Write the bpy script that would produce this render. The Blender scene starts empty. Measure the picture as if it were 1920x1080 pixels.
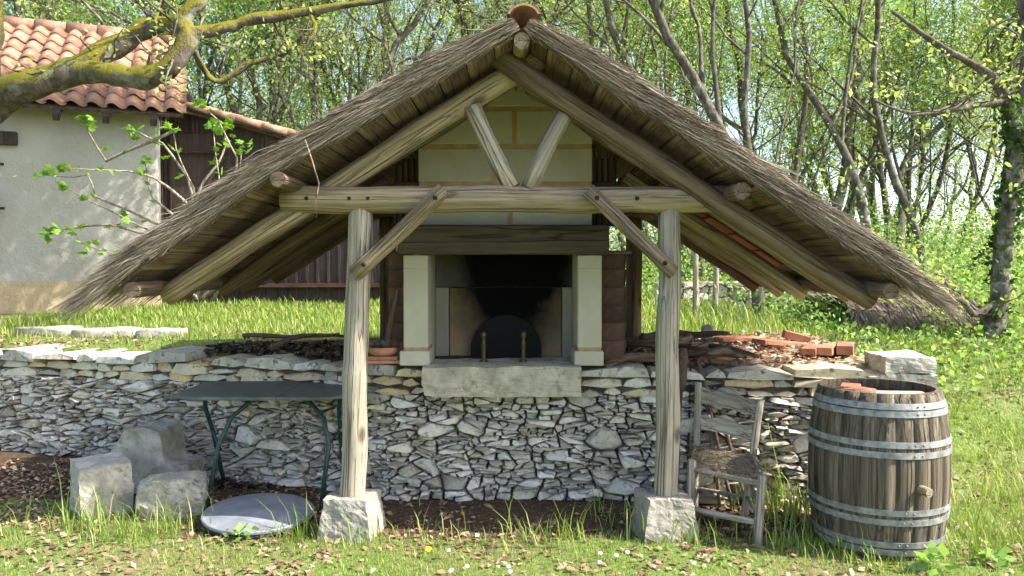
import bpy, bmesh, math, random
import numpy as np
from mathutils import Vector, Matrix, noise
R = math.radians
rng = np.random.default_rng(7); random.seed(7)
sc = bpy.context.scene
col = sc.collection

# ------------------------------------------------------------------ camera, sky, sun, exposure
PITCH = math.atan(42 / 1493.0)
cd = bpy.data.cameras.new('camera'); cd.lens = 28.0; cd.sensor_width = 36.0; cd.clip_start = 0.05; cd.clip_end = 2000
cam = bpy.data.objects.new('camera', cd); col.objects.link(cam)
cam.location = (0, 0, 1.5); cam.rotation_euler = (math.pi / 2 - PITCH, 0, 0); sc.camera = cam
SUN = Vector((1.0, -0.22, 1.0)).normalized()
world = bpy.data.worlds.new('World'); sc.world = world; world.use_nodes = True
wn = world.node_tree.nodes; wl = world.node_tree.links
sky = wn.new('ShaderNodeTexSky'); sky.sky_type = 'NISHITA'; sky.sun_disc = False
sky.sun_elevation = math.asin(SUN.z); sky.sun_rotation = math.atan2(SUN.x, SUN.y)
sky.air_density = 0.9; sky.dust_density = 2.2; sky.ozone_density = 0.5
bg = [n for n in wn if n.type == 'BACKGROUND'][0]; bg.inputs[1].default_value = 0.15
wl.new(sky.outputs[0], bg.inputs[0])
sd = bpy.data.lights.new('sun', 'SUN'); sd.energy = 4.0; sd.angle = R(0.53); sd.color = (1.0, 0.95, 0.86)
so = bpy.data.objects.new('sun', sd); col.objects.link(so); so.rotation_euler = SUN.to_track_quat('Z', 'Y').to_euler()
sc.view_settings.view_transform = 'Standard'; sc.view_settings.look = 'None'; sc.view_settings.gamma = 1
sc.view_settings.exposure = 1.55
try:
    sc.cycles.use_denoising = True; sc.cycles.max_bounces = 5; sc.cycles.diffuse_bounces = 3; sc.cycles.transmission_bounces = 3; sc.cycles.use_adaptive_sampling = True; sc.cycles.adaptive_threshold = .03; sc.cycles.caustics_reflective = False; sc.cycles.caustics_refractive = False
except Exception: pass

# ------------------------------------------------------------------ helpers
def at(px, py, D):
    """a photo direction carried out to depth D metres in front of the camera"""
    x = (px - 960) / 1493.0; v = (540 - py) / 1493.0
    cp, sp = math.cos(PITCH), math.sin(PITCH)
    t = D / (cp + v * sp)
    return Vector((x * t, D, 1.5 + t * (v * cp - sp)))
W = {}
def put(o, parent=None, M=None):
    M = M if M is not None else Matrix.Identity(4)
    if parent is not None:
        o.parent = parent; o.matrix_parent_inverse = W[parent.name].inverted()
    o.matrix_basis = M; W[o.name] = M
    return o
def tag(o, label=None, cat=None, group=None, kind=None):
    for k, v in (('label', label), ('category', cat), ('group', group), ('kind', kind)):
        if v: o[k] = v
    return o
def thing(name, loc, label, cat, group=None):
    o = bpy.data.objects.new(name, None); o.empty_display_size = .1; col.objects.link(o)
    put(o, None, Matrix.Translation(Vector(loc)))
    return tag(o, label, cat, group)
def link(name, me, parent=None, M=None):
    o = bpy.data.objects.new(name, me); col.objects.link(o); return put(o, parent, M)
def mk(name, V, F, mat, smooth=False, tint=None):
    me = bpy.data.meshes.new(name); me.from_pydata([tuple(v) for v in V], [], F); 
    if mat: me.materials.append(mat)
    if smooth: me.polygons.foreach_set('use_smooth', [True] * len(me.polygons))
    if tint is not None: set_tint(me, tint)
    me.update(); return me
def set_tint(me, tint):
    a = me.color_attributes.new('tint', 'FLOAT_COLOR', 'POINT')
    t = np.asarray(tint, dtype=np.float32)
    if t.ndim == 1: t = np.tile(t, (len(me.vertices), 1))
    c = np.ones((len(me.vertices), 4), dtype=np.float32); c[:, :3] = t[:, :3]
    a.data.foreach_set('color', c.ravel())
def mk_np(name, V, Q, mat, tint=None, smooth=False):
    """fast mesh from numpy: V (n,3), Q (m,k) faces all of k corners"""
    me = bpy.data.meshes.new(name); n, m, k = len(V), len(Q), Q.shape[1]
    me.vertices.add(n); me.vertices.foreach_set('co', np.asarray(V, dtype=np.float32).ravel())
    me.loops.add(m * k); me.loops.foreach_set('vertex_index', np.asarray(Q, dtype=np.int32).ravel())
    me.polygons.add(m); me.polygons.foreach_set('loop_start', np.arange(0, m * k, k, dtype=np.int32))
    me.polygons.foreach_set('loop_total', np.full(m, k, dtype=np.int32))
    if smooth: me.polygons.foreach_set('use_smooth', np.ones(m, dtype=bool))
    if mat: me.materials.append(mat)
    me.update(calc_edges=True); me.validate()
    if tint is not None: set_tint(me, tint)
    return me
def axisM(p0, p1, up=Vector((0, 0, 1))):
    p0 = Vector(p0); z = (Vector(p1) - p0).normalized(); up = Vector(up)
    if abs(z.dot(up)) > .98: up = Vector((0, 1, 0))
    x = up.cross(z).normalized(); y = z.cross(x)
    M = Matrix((x, y, z)).transposed().to_4x4(); M.translation = p0
    return M
class MB:
    def __init__(s): s.V = []; s.F = []; s.S = []
    def add(s, V, F, M=None, smooth=False):
        b = len(s.V); s.V += [tuple(M @ Vector(v)) if M is not None else tuple(v) for v in V]
        s.F += [tuple(i + b for i in f) for f in F]; s.S += [smooth] * len(F)
    def box(s, c, size, M=None):
        x, y, z = [q / 2 for q in size]; c = Vector(c)
        V = [c + Vector((sx * x, sy * y, sz * z)) for sz in (-1, 1) for sy in (-1, 1) for sx in (-1, 1)]
        s.add(V, [(0, 2, 3, 1), (4, 5, 7, 6), (0, 1, 5, 4), (2, 6, 7, 3), (0, 4, 6, 2), (1, 3, 7, 5)], M)
    def tube(s, path, radii, sides=8, cap=True, smooth=True, M=None, squash=1.0):
        path = [Vector(p) for p in path]; n = len(path); V = []; F = []
        t = (path[1] - path[0]).normalized(); u = t.orthogonal().normalized()
        for i, p in enumerate(path):
            if i: 
                t = (path[min(i + 1, n - 1)] - path[i - 1]).normalized()
                u = (u - t * u.dot(t)).normalized()
            w = t.cross(u)
            r = radii[i] if hasattr(radii, '__len__') else radii
            for k in range(sides):
                a = 2 * math.pi * k / sides
                V.append(p + u * (math.cos(a) * r) + w * (math.sin(a) * r * squash))
        for i in range(n - 1):
            for k in range(sides):
                k2 = (k + 1) % sides
                F.append((i * sides + k, i * sides + k2, (i + 1) * sides + k2, (i + 1) * sides + k))
        s.add(V, F, M, smooth)
        if cap:
            b = len(s.V) - len(V)
            s.F.append(tuple(b + k for k in reversed(range(sides)))); s.S.append(False)
            s.F.append(tuple(b + (n - 1) * sides + k for k in range(sides))); s.S.append(False)
    def lathe(s, prof, n=24, M=None, smooth=True):
        V = []; F = []
        for r, z in prof:
            for k in range(n):
                a = 2 * math.pi * k / n; V.append((r * math.cos(a), r * math.sin(a), z))
        for i in range(len(prof) - 1):
            for k in range(n):
                k2 = (k + 1) % n; F.append((i * n + k, i * n + k2, (i + 1) * n + k2, (i + 1) * n + k))
        s.add(V, F, M, smooth)
    def prism(s, poly, y0, y1, M=None):
        """polygon in x,z (counter-clockwise seen from -y) extruded from y0 to y1"""
        n = len(poly); V = [(x, y0, z) for x, z in poly] + [(x, y1, z) for x, z in poly]
        F = [tuple(range(n)), tuple(reversed(range(n, 2 * n)))]
        for k in range(n):
            k2 = (k + 1) % n; F.append((k2, k, n + k, n + k2))
        s.add(V, F, M)
    def mesh(s, name, mat, bevel=0, tint=None):
        me = mk(name, s.V, s.F, mat)
        me.polygons.foreach_set('use_smooth', s.S)
        if bevel: 
            bm = bmesh.new(); bm.from_mesh(me)
            es = [e for e in bm.edges if len(e.link_faces) == 2 and e.calc_face_angle(0) > .6]
            bmesh.ops.bevel(bm, geom=es, offset=bevel, segments=1, affect='EDGES', clamp_overlap=True); bm.to_mesh(me); bm.free()
        if tint is not None: set_tint(me, tint)
        me.update(); return me
    def build(s, name, mat, parent=None, bevel=0, M=None, tint=None):
        return link(name, s.mesh(name, mat, bevel, tint), parent, M)
def nz(v, s=1.0, o=0.0): return noise.noise(Vector((v[0] * s + o, v[1] * s + o * .7, v[2] * s - o)))
def logo(name, p0, p1, r0, r1, mat, parent=None, sides=12, bend=.008, rough=.05, seed=None, squash=1.0, up=(0, 0, 1)):
    """a round timber whose local z runs along it"""
    p0, p1 = Vector(p0), Vector(p1); L = (p1 - p0).length; seed = random.random() * 50 if seed is None else seed
    n = max(4, int(L / .09)); m = MB(); path = []; rad = []
    for i in range(n + 1):
        t = i / n
        path.append((bend * noise.noise(Vector((t * 2.2 * max(L, .6), seed, 0))) * 2, bend * noise.noise(Vector((t * 2.2 * max(L, .6), seed, 9))) * 2, L * t))
        rad.append((r0 + (r1 - r0) * t) * (1 + rough * noise.noise(Vector((t * 6 * L, seed, 4)))))
    m.tube(path, rad, sides, squash=squash)
    V = [Vector(v) for v in m.V]
    m.V = [tuple(Vector((v.x * (1 + rough * .8 * nz(v, 9, seed)), v.y * (1 + rough * .8 * nz(v, 9, seed + 5)), v.z))) for v in V]
    return m.build(name, mat, parent, M=axisM(p0, p1, up))
def plank(name, p0, p1, w, t, mat, parent=None, up=(0, 0, 1), bevel=.003):
    L = (Vector(p1) - Vector(p0)).length; m = MB(); m.box((0, 0, L / 2), (w, t, L))
    return m.build(name, mat, parent, bevel, axisM(p0, p1, up))
def rock_mesh(name, size, mat, cuts=4, rnd=.25, amp=.03, freq=4, seed=0, taper=1.0, tint=None):
    bm = bmesh.new(); bmesh.ops.create_cube(bm, size=2.0); bmesh.ops.subdivide_edges(bm, edges=bm.edges, cuts=cuts, use_grid_fill=True)
    for v in bm.verts:
        p = v.co.copy(); s = p.normalized() * 1.25; q = p.lerp(s, rnd)
        k = 1 + (taper - 1) * (q.z + 1) / 2
        q = Vector((q.x * size[0] / 2 * k, q.y * size[1] / 2 * k, q.z * size[2] / 2))
        d = noise.noise_vector(q * freq + Vector((seed, seed * 2.1, 0))) * amp + noise.noise_vector(q * freq * 3.3 + Vector((seed, 3, 0))) * amp * .55 + noise.noise_vector(q * freq * 9 + Vector((seed, 3, 0))) * amp * .35
        v.co = q + d
    me = bpy.data.meshes.new(name); bm.to_mesh(me); bm.free(); me.materials.append(mat)
    me.polygons.foreach_set('use_smooth', [cuts < 8] * len(me.polygons))
    if tint is not None: set_tint(me, tint)
    me.update(); return me
def T(x, y, z, rz=0, rx=0, ry=0):
    return Matrix.Translation((x, y, z)) @ Matrix.Rotation(rz, 4, 'Z') @ Matrix.Rotation(rx, 4, 'X') @ Matrix.Rotation(ry, 4, 'Y')

# ------------------------------------------------------------------ materials
class NT:
    def __init__(s, name):
        s.m = bpy.data.materials.new(name); s.m.use_nodes = True; s.t = s.m.node_tree
        s.t.nodes.clear(); s.out = s.t.nodes.new('ShaderNodeOutputMaterial')
    def n(s, typ, ins=None, **props):
        nd = s.t.nodes.new('ShaderNode' + typ)
        for k, v in props.items(): setattr(nd, k, v)
        for k, v in (ins or {}).items(): s.set(nd.inputs[k], v)
        return nd
    def set(s, sock, v):
        if isinstance(v, bpy.types.NodeSocket): s.t.links.new(v, sock)
        else: sock.default_value = (*v, 1) if isinstance(v, (tuple, list)) and len(v) == 3 and sock.type == 'RGBA' else v
    def coord(s, scale=(1, 1, 1), kind='Object'):
        c = s.n('TexCoord').outputs[kind]
        return s.n('Mapping', {'Vector': c, 'Scale': scale}).outputs[0]
    def noise(s, vec, scale=5, detail=4, rough=.55, dist=0):
        return s.n('TexNoise', {'Vector': vec, 'Scale': scale, 'Detail': detail, 'Roughness': rough, 'Distortion': dist}).outputs['Fac']
    def ramp(s, fac, stops):
        nd = s.n('ValToRGB', {'Fac': fac}); e = nd.color_ramp.elements
        while len(e) < len(stops): e.new(.5)
        for el, (p, c) in zip(e, stops): el.position = p; el.color = (*c, 1) if len(c) == 3 else c
        return nd.outputs[0]
    def mix(s, f, a, b, blend='MIX'):
        nd = s.n('Mix', data_type='RGBA', blend_type=blend)
        s.set(nd.inputs[0], f); s.set(nd.inputs[6], a); s.set(nd.inputs[7], b); return nd.outputs[2]
    def math(s, op, a, b=0.0, clamp=False):
        nd = s.n('Math', operation=op, use_clamp=clamp); s.set(nd.inputs[0], a); s.set(nd.inputs[1], b); return nd.outputs[0]
    def mrange(s, v, a, b, c=0.0, d=1.0):
        nd = s.n('MapRange', {0: v, 1: a, 2: b, 3: c, 4: d}); nd.clamp = True; return nd.outputs[0]
    def rnd(s, c, amt=.25):
        r = s.n('ObjectInfo').outputs['Random']
        return s.mix(1.0, c, s.grey(s.mrange(r, 0, 1, 1 - amt, 1 + amt)), 'MULTIPLY')
    def grey(s, v):
        nd = s.n('CombineColor', {0: v, 1: v, 2: v}); return nd.outputs[0]
    def tint(s, c):
        return s.mix(1.0, c, s.n('Attribute', attribute_name='tint').outputs['Color'], 'MULTIPLY')
    def bump(s, h, strength=.4, dist=.02):
        return s.n('Bump', {'Height': h, 'Strength': strength, 'Distance': dist}).outputs[0]
    def principled(s, c, rough=.8, metal=0.0, normal=None, spec=.3):
        nd = s.n('BsdfPrincipled', {'Base Color': c, 'Roughness': rough, 'Metallic': metal, 'Specular IOR Level': spec})
        if normal: s.set(nd.inputs['Normal'], normal)
        s.t.links.new(nd.outputs[0], s.out.inputs[0]); return s.m
def wood_mat(name, dark, mid, light, sx=16, sz=1.1, crack=.5, rough=.85, rnd=.22, kind='Object', grey=.15):
    k = NT(name); v = k.coord((sx, sx, sz), kind)
    a = k.noise(v, 1.6, 6, .62, .4); c = k.ramp(a, [(.28, dark), (.5, mid), (.72, light)])
    cr = k.noise(k.coord((sx * 3.2, sx * 3.2, sz * .8), kind), 1.3, 3, .5, .3)
    crk = k.mrange(cr, .60, .70); c = k.mix(k.math('MULTIPLY', crk, crack), c, tuple(q * .28 for q in dark))
    lc = k.noise(k.coord((9, 9, .30), kind), 1.4, 2, .5, .5); lcr = k.mrange(k.math('ABSOLUTE', k.math('SUBTRACT', lc, .5)), .004, .016, 1, 0); c = k.mix(k.math('MULTIPLY', lcr, crack), c, tuple(q * .25 for q in dark))
    bl = k.noise(k.coord((2.4, 2.4, 1.6), kind), 2.2, 3); c = k.mix(k.mrange(bl, .42, .7, 0, .55), c, tuple(q * .8 for q in mid))
    vo = k.n('TexVoronoi', {'Vector': k.coord((4.5, 4.5, 2.6), kind), 'Scale': 1.0, 'Randomness': 1.0}).outputs['Distance']; kn = k.mrange(vo, .07, .17, .85, 0); c = k.mix(kn, c, tuple(q * .45 for q in dark))
    gy = k.noise(k.coord((1.5, 1.5, 1.5), kind), 2.0, 4); c = k.mix(k.mrange(gy, .42, .62, 0, grey), c, k.grey(k.mrange(a, .3, .7, mid[1] * .7, light[1] * .95)))
    c = k.rnd(c, rnd)
    h = k.math('SUBTRACT', k.math('SUBTRACT', k.math('MULTIPLY', a, .7), crk), k.math('MULTIPLY', lcr, 1.5))
    return k.principled(c, rough, 0, k.bump(h, .8, .010))
M_log = wood_mat('weathered_log', (.11, .08, .048), (.28, .215, .13), (.42, .34, .22), crack=.6, sx=24)
M_post = wood_mat('silvered_post', (.15, .12, .085), (.36, .305, .225), (.51, .44, .335), crack=.65, grey=.2, sx=24)
M_dlog = wood_mat('brown_log', (.06, .04, .027), (.15, .105, .066), (.23, .17, .11))
M_lintel = wood_mat('lintel_oak', (.045, .033, .023), (.11, .083, .058), (.16, .125, .09), crack=.7)
M_board = wood_mat('roof_board', (.085, .056, .036), (.17, .115, .075), (.25, .18, .12), rnd=.3)
M_barn = wood_mat('stained_board', (.045, .03, .025), (.072, .05, .043), (.10, .075, .065), crack=.3, rnd=.15)
M_rail = wood_mat('red_rail', (.07, .03, .022), (.12, .055, .04), (.16, .085, .06), crack=.3)
M_chair = wood_mat('bare_chair_wood', (.20, .165, .12), (.40, .345, .265), (.53, .47, .375), sx=30)
M_stave = wood_mat('barrel_oak', (.042, .033, .022), (.12, .094, .062), (.25, .21, .15), sx=30, sz=.9, crack=.3, rnd=.07)
M_slat = wood_mat('dark_slat', (.04, .026, .018), (.085, .056, .04), (.13, .09, .065))
def stone_mat(name, lo, mid, hi, spots=.5, scale=7, tint=True, bump=.6, moss=0.0, rnd=.12, spotcol=(.06, .06, .055)):
    k = NT(name); v = k.coord()
    a = k.noise(v, scale, 8, .62, .2); c = k.ramp(a, [(.3, lo), (.5, mid), (.68, hi)])
    s = k.noise(v, scale * 3.3, 5, .65); big = k.noise(v, scale * .45, 3)
    sp = k.math('MULTIPLY', k.mrange(s, .54, .66), k.mrange(big, .4, .62)); c = k.mix(k.math('MULTIPLY', sp, spots), c, spotcol)
    if moss:
        mm = k.noise(v, scale * .8, 5, .7); c = k.mix(k.math('MULTIPLY', k.mrange(mm, .55, .66), moss), c, (.10, .11, .03))
    if tint: c = k.tint(c)
    c = k.rnd(c, rnd)
    f = k.noise(v, scale * 6, 6, .7); h = k.math('ADD', a, k.math('MULTIPLY', f, .5))
    return k.principled(c, .93, 0, k.bump(h, bump, .015), .2)
M_lime = stone_mat('limestone_rubble', (.39, .365, .315), (.57, .54, .475), (.70, .67, .60), .8)
M_block = stone_mat('rough_block', (.26, .24, .195), (.42, .39, .325), (.56, .525, .445), .6, 9, False, .7, .15)
M_pad = stone_mat('cast_pad', (.22, .205, .165), (.34, .315, .26), (.43, .405, .34), .6, 12, False, .8, .3)
M_trough = stone_mat('mossy_stone', (.20, .19, .155), (.33, .315, .26), (.45, .43, .37), .7, 8, False, .7, .5)
M_hearth = stone_mat('hearth_slab', (.25, .225, .165), (.41, .37, .28), (.53, .485, .385), .65, 9, False, .6)
M_dress = stone_mat('dressed_stone', (.43, .40, .31), (.48, .445, .35), (.53, .49, .395), .05, 3, False, .12, 0, .05)
M_breast = stone_mat('breast_block', (.38, .35, .265), (.44, .405, .315), (.49, .455, .36), .06, 3, False, .15, 0, .07)
M_mortar = stone_mat('tan_mortar', (.34, .21, .10), (.43, .28, .15), (.5, .35, .2), .1, 12, False, .3)
M_core = stone_mat('wall_earth', (.11, .097, .076), (.16, .142, .112), (.21, .19, .155), .2, 9, False, .6)
def terra(name, a, b, c, tint=False):
    k = NT(name); v = k.coord(); n1 = k.noise(v, 6, 6, .6); cc = k.ramp(n1, [(.3, a), (.5, b), (.7, c)])
    n2 = k.noise(v, 22, 4); cc = k.mix(k.mrange(n2, .55, .72, 0, .5), cc, (.16, .12, .09)); cc = k.rnd(cc, .25)
    return k.principled(cc, .88, 0, k.bump(n2, .3, .006), .25)
M_tile = terra('canal_tile', (.26, .145, .095), (.36, .195, .13), (.45, .295, .215))
M_terra = terra('terracotta', (.29, .12, .07), (.39, .17, .10), (.48, .26, .165))
M_shingle = terra('brown_shingle', (.055, .03, .022), (.085, .048, .036), (.12, .07, .05))
def plain(name, c, rough=.6, metal=0, noise_amt=.25, scale=14, bump=.15, c2=None):
    k = NT(name); v = k.coord(); n1 = k.noise(v, scale, 6, .6)
    cc = k.mix(k.mrange(n1, .35, .68), tuple(q * (1 - noise_amt) for q in c), c2 or tuple(min(1, q * (1 + noise_amt)) for q in c))
    return k.principled(cc, k.mrange(n1, .3, .7, rough - .08, min(1, rough + .1)), metal, k.bump(n1, bump, .004), .4)
M_iron = plain('cast_iron', (.008, .0078, .0075), .9, 0)
M_brass = plain('old_brass', (.12, .085, .04), .5, .7, .4)
M_green = plain('green_paint', (.018, .05, .042), .42, 0, .3, 30)
M_gtop = plain('table_top_paint', (.075, .095, .088), .5, 0, .35, 9, .1, (.12, .14, .13))
M_hoop = plain('galvanised_hoop', (.26, .265, .255), .65, .25, .4, 25)
M_zinc = plain('zinc_lid', (.27, .29, .32), .55, .25, .22, 7, .2)
M_bolt = plain('bolt_iron', (.03, .027, .025), .6, .6)
M_straw = plain('seat_straw', (.19, .15, .095), .9, 0, .5, 60, .8)
M_bristle = plain('broom_bristle', (.075, .055, .038), .95, 0, .5, 60, .8)
def soot_mat(name, base, cx, cz, rx, rz, black=.004):
    """pale stone blackened by smoke above the fire: an old stain with its own shape"""
    k = NT(name); v = k.coord(); sep = k.n('SeparateXYZ', {0: v}); n1 = k.noise(v, 7, 6, .65); n2 = k.noise(v, 3, 4)
    dx = k.math('DIVIDE', k.math('SUBTRACT', sep.outputs[0], cx), rx); dz = k.math('DIVIDE', k.math('SUBTRACT', sep.outputs[2], cz), rz)
    d = k.math('SQRT', k.math('ADD', k.math('MULTIPLY', dx, dx), k.math('MULTIPLY', dz, dz)))
    d = k.math('ADD', d, k.math('MULTIPLY', k.math('SUBTRACT', n1, .5), .32))
    c = k.ramp(n2, [(.35, tuple(q * .85 for q in base)), (.65, base)])
    c = k.mix(k.mrange(d, .45, 1.28, 1, 0), c, (black, black, black))
    return k.principled(c, .95, 0, k.bump(n1, .25, .006), .1)
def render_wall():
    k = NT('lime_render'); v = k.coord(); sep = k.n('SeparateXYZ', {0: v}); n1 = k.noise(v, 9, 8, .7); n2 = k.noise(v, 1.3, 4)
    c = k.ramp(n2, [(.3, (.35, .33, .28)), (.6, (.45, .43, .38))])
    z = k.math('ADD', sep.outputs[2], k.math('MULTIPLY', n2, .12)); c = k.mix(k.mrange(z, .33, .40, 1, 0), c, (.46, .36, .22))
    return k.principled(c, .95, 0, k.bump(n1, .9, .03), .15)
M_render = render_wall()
def veg(name, trans=.45, rough=.6, var=None):
    """leaf or blade: colour from the tint attribute, light passes through"""
    k = NT(name); c = k.n('Attribute', attribute_name='tint').outputs['Color']
    if var: c = k.rnd(c, var)
    d = k.n('BsdfPrincipled', {'Base Color': c, 'Roughness': rough, 'Specular IOR Level': .25})
    t = k.n('BsdfTranslucent', {'Color': k.mix(1.0, c, (1.0, 1.0, .55), 'MULTIPLY')})
    mx = k.n('MixShader', {0: trans, 1: d.outputs[0], 2: t.outputs[0]}); k.t.links.new(mx.outputs[0], k.out.inputs[0]); return k.m
M_leaf = veg('spring_leaf', .5, .55, .12); M_grass = veg('grass_blade', .4, .5); M_fig = veg('fig_leaf', .4, .45, .2)
M_litter = veg('dead_leaf', .1, .8); M_straws = veg('thatch_straw', .08, .8)
def bark_mat(name, dark, light, lichen, moss, mossamt, mlo=.62):
    k = NT(name); v = k.coord((1, 1, .45)); a = k.noise(v, 16, 7, .65, .6); c = k.ramp(a, [(.35, dark), (.65, light)])
    l = k.noise(k.coord(), 5, 6, .7); c = k.mix(k.mrange(l, .53, .62, 0, .8), c, lichen)
    nz_ = k.n('SeparateXYZ', {0: k.n('NewGeometry').outputs['Normal']}).outputs[2]
    ms = k.noise(k.coord(), 3.5, 6, .7); f = k.mrange(k.math('ADD', k.math('MULTIPLY', nz_, .35), ms), mlo, mlo + .14, 0, mossamt)
    c = k.mix(f, c, moss); return k.principled(c, .95, 0, k.bump(k.math('ADD', a, k.math('MULTIPLY', f, .6)), .8, .02), .15)
M_bark = bark_mat('oak_bark', (.06, .05, .038), (.17, .15, .12), (.30, .29, .24), (.13, .13, .03), .35)
M_limb = bark_mat('mossy_limb_bark', (.05, .04, .03), (.15, .13, .10), (.22, .22, .17), (.16, .145, .02), .95, .42)
def ground_mat():
    k = NT('ground'); v = k.coord(); a = k.noise(v, 3, 8, .7); b = k.noise(v, 28, 5, .7); a2 = k.noise(v, .9, 4)
    dirt = k.ramp(b, [(.3, (.045, .03, .02)), (.55, (.10, .068, .045)), (.72, (.17, .12, .085))])
    grs = k.ramp(b, [(.3, (.08, .125, .03)), (.55, (.16, .225, .055)), (.75, (.29, .29, .12))])
    dry = k.ramp(b, [(.3, (.16, .10, .06)), (.6, (.30, .22, .14)), (.75, (.38, .31, .22))])
    at_ = k.n('SeparateColor', {0: k.n('Attribute', attribute_name='tint').outputs['Color']})
    f = k.math('ADD', at_.outputs[0], k.math('MULTIPLY', k.math('SUBTRACT', a, .5), 1.1))
    c = k.mix(k.mrange(a2, .45, .62), grs, k.mix(.45, grs, dry)); c = k.mix(k.mrange(f, .4, .6), c, dirt)
    c = k.mix(k.math('MULTIPLY', at_.outputs[1], k.mrange(a, .35, .6)), c, (.42, .30, .21))
    return k.principled(c, .97, 0, k.bump(b, .8, .03), .1)
M_ground = ground_mat()

# ------------------------------------------------------------------ ground
WALL = [(-4.6, 6.25), (-3.6, 5.98), (-2.3, 5.66), (-1.35, 5.36), (-.75, 5.10), (.6, 5.06), (1.5, 5.0), (2.52, 4.95)]
def yw(x):
    return np.interp(x, [p[0] for p in WALL], [p[1] for p in WALL])
def sst(a, b, x):
    t = np.clip((x - a) / (b - a), 0, 1); return t * t * (3 - 2 * t)
def hnoise(x, y):
    return .5 * np.sin(x * 1.7 + 1.3 * np.sin(y * 1.1)) * np.cos(y * 1.5 + .7) + .3 * np.sin(x * 4.1 + y * 2.7) + .2 * np.cos(y * 5.3 - x * 3.1)
def hgt(x, y):
    x = np.asarray(x, float); y = np.asarray(y, float)
    front = .10 * sst(-1.6, -3.2, x) * sst(4.6, 5.8, y) + .015 * hnoise(x, y)
    d = y - yw(x)
    terr = .845 + .036 * np.clip(d, 0, 5) + .03 * np.clip(d - 5, 0, 10) + .012 * np.clip(d - 15, 0, 200) + .015 * hnoise(x, y)
    ramp = .02 + .86 * sst(4.7, 8.2, y) + .25 * sst(8, 12, y) + .03 * np.clip(y - 12, 0, 9) + .012 * np.clip(y - 21, 0, 200) + .02 * hnoise(x, y)
    left = np.where(d > .18, terr, front * (d <= .18))
    k = sst(2.45, 2.62, x)
    return left * (1 - k) + ramp * k
def H(x, y): return float(hgt(x, y))
def axis_pts(segs):
    out = []
    for a, b, s in segs: out += list(np.arange(a, b - 1e-6, s))
    return np.array(out + [segs[-1][1]])
gx = axis_pts([(-300, -40, 20), (-40, -10, 1.5), (-10, -4.6, .3), (-4.6, 3.4, .06), (3.4, 8, .2), (8, 40, 1.5), (40, 300, 20)])
gy = axis_pts([(-30, 1, 3), (1, 3, .25), (3, 6.6, .06), (6.6, 12, .15), (12, 30, 1), (30, 420, 15)])
X, Y = np.meshgrid(gx, gy); Z = hgt(X, Y); nx, ny = len(gx), len(gy)
idx = np.arange(nx * ny).reshape(ny, nx)
Q = np.stack([idx[:-1, :-1], idx[:-1, 1:], idx[1:, 1:], idx[1:, :-1]], -1).reshape(-1, 4)
dirt = np.maximum(sst(4.2, 4.5, Y) * (1 - sst(1.5, 2.2, np.abs(X + .1))) * (Y < 6.6), 0) * .95
dirt = np.maximum(dirt, sst(4.85, 5.1, Y) * (Y < yw(X)) * (X < -1) * .9)
dirt = np.maximum(dirt, (sst(-2.3, -1.9, X) * (1 - sst(2.0, 2.4, X)) * (Y > yw(X)) * (1 - sst(6.0, 6.6, Y))) * .9)
dirt = np.maximum(dirt, .30 + 0 * X); dirt = np.where(Y > 14, .75, dirt)
pale = (X > 1.3) * (X < 2.5) * (Y > yw(X)) * (Y < 6.9) * 1.0
tn = np.stack([dirt, pale, 0 * dirt], -1).reshape(-1, 3)
g = link('ground', mk_np('ground', np.stack([X, Y, Z], -1).reshape(-1, 3), Q, M_ground, tn, True)); tag(g, kind='structure')

# ------------------------------------------------------------------ dry-stone wall
def clip(poly, n, c):
    """keep the side n.p <= c"""
    out = []; L = len(poly)
    for i in range(L):
        p, q = poly[i], poly[(i + 1) % L]; dp = n[0] * p[0] + n[1] * p[1] - c; dq = n[0] * q[0] + n[1] * q[1] - c
        if dp <= 0: out.append(p)
        if (dp < 0 < dq) or (dq < 0 < dp):
            t = dp / (dp - dq); out.append((p[0] + t * (q[0] - p[0]), p[1] + t * (q[1] - p[1])))
    return out
def cells(U, V, radii, seed):
    """irregular stones filling the rectangle U x V: power cells round scattered seeds of mixed size"""
    r_ = np.random.default_rng(seed); P = np.zeros((0, 2)); Rr = np.zeros(0)
    for rad, tries in radii:
        for _ in range(tries):
            p = np.array([r_.uniform(0, U), r_.uniform(0, V)]); q = rad * r_.uniform(.85, 1.2)
            if len(P) == 0 or np.all(np.hypot(*(P - p).T) > (Rr + q) * .92): P = np.vstack([P, p]); Rr = np.append(Rr, q)
    out = []
    for i in range(len(P)):
        d2 = ((P - P[i]) ** 2).sum(1); nb = np.argsort(d2)[1:26]; poly = [(0, 0), (U, 0), (U, V), (0, V)]
        for j in nb:
            n = P[j] - P[i]; c = (P[j] @ P[j] - P[i] @ P[i] + Rr[i] ** 2 - Rr[j] ** 2) / 2
            poly = clip(poly, n, c)
            if len(poly) < 3: break
        if len(poly) >= 3: out.append(poly)
    return out
pl = np.array(WALL); seg = np.hypot(*np.diff(pl, axis=0).T); cum = np.concatenate([[0], np.cumsum(seg)])
def wpt(u, z, d):
    """point on the wall face: u along it, z up, d outwards"""
    x = np.interp(u, cum, pl[:, 0]); y = np.interp(u, cum, pl[:, 1]); e = .15
    tx = np.interp(u + e, cum, pl[:, 0]) - np.interp(u - e, cum, pl[:, 0]); ty = np.interp(u + e, cum, pl[:, 1]) - np.interp(u - e, cum, pl[:, 1])
    l = math.hypot(tx, ty) or 1
    return Vector((x + ty / l * d, y - tx / l * d, z))
def u_of_x(x): return float(np.interp(x, pl[:, 0], cum))
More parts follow.
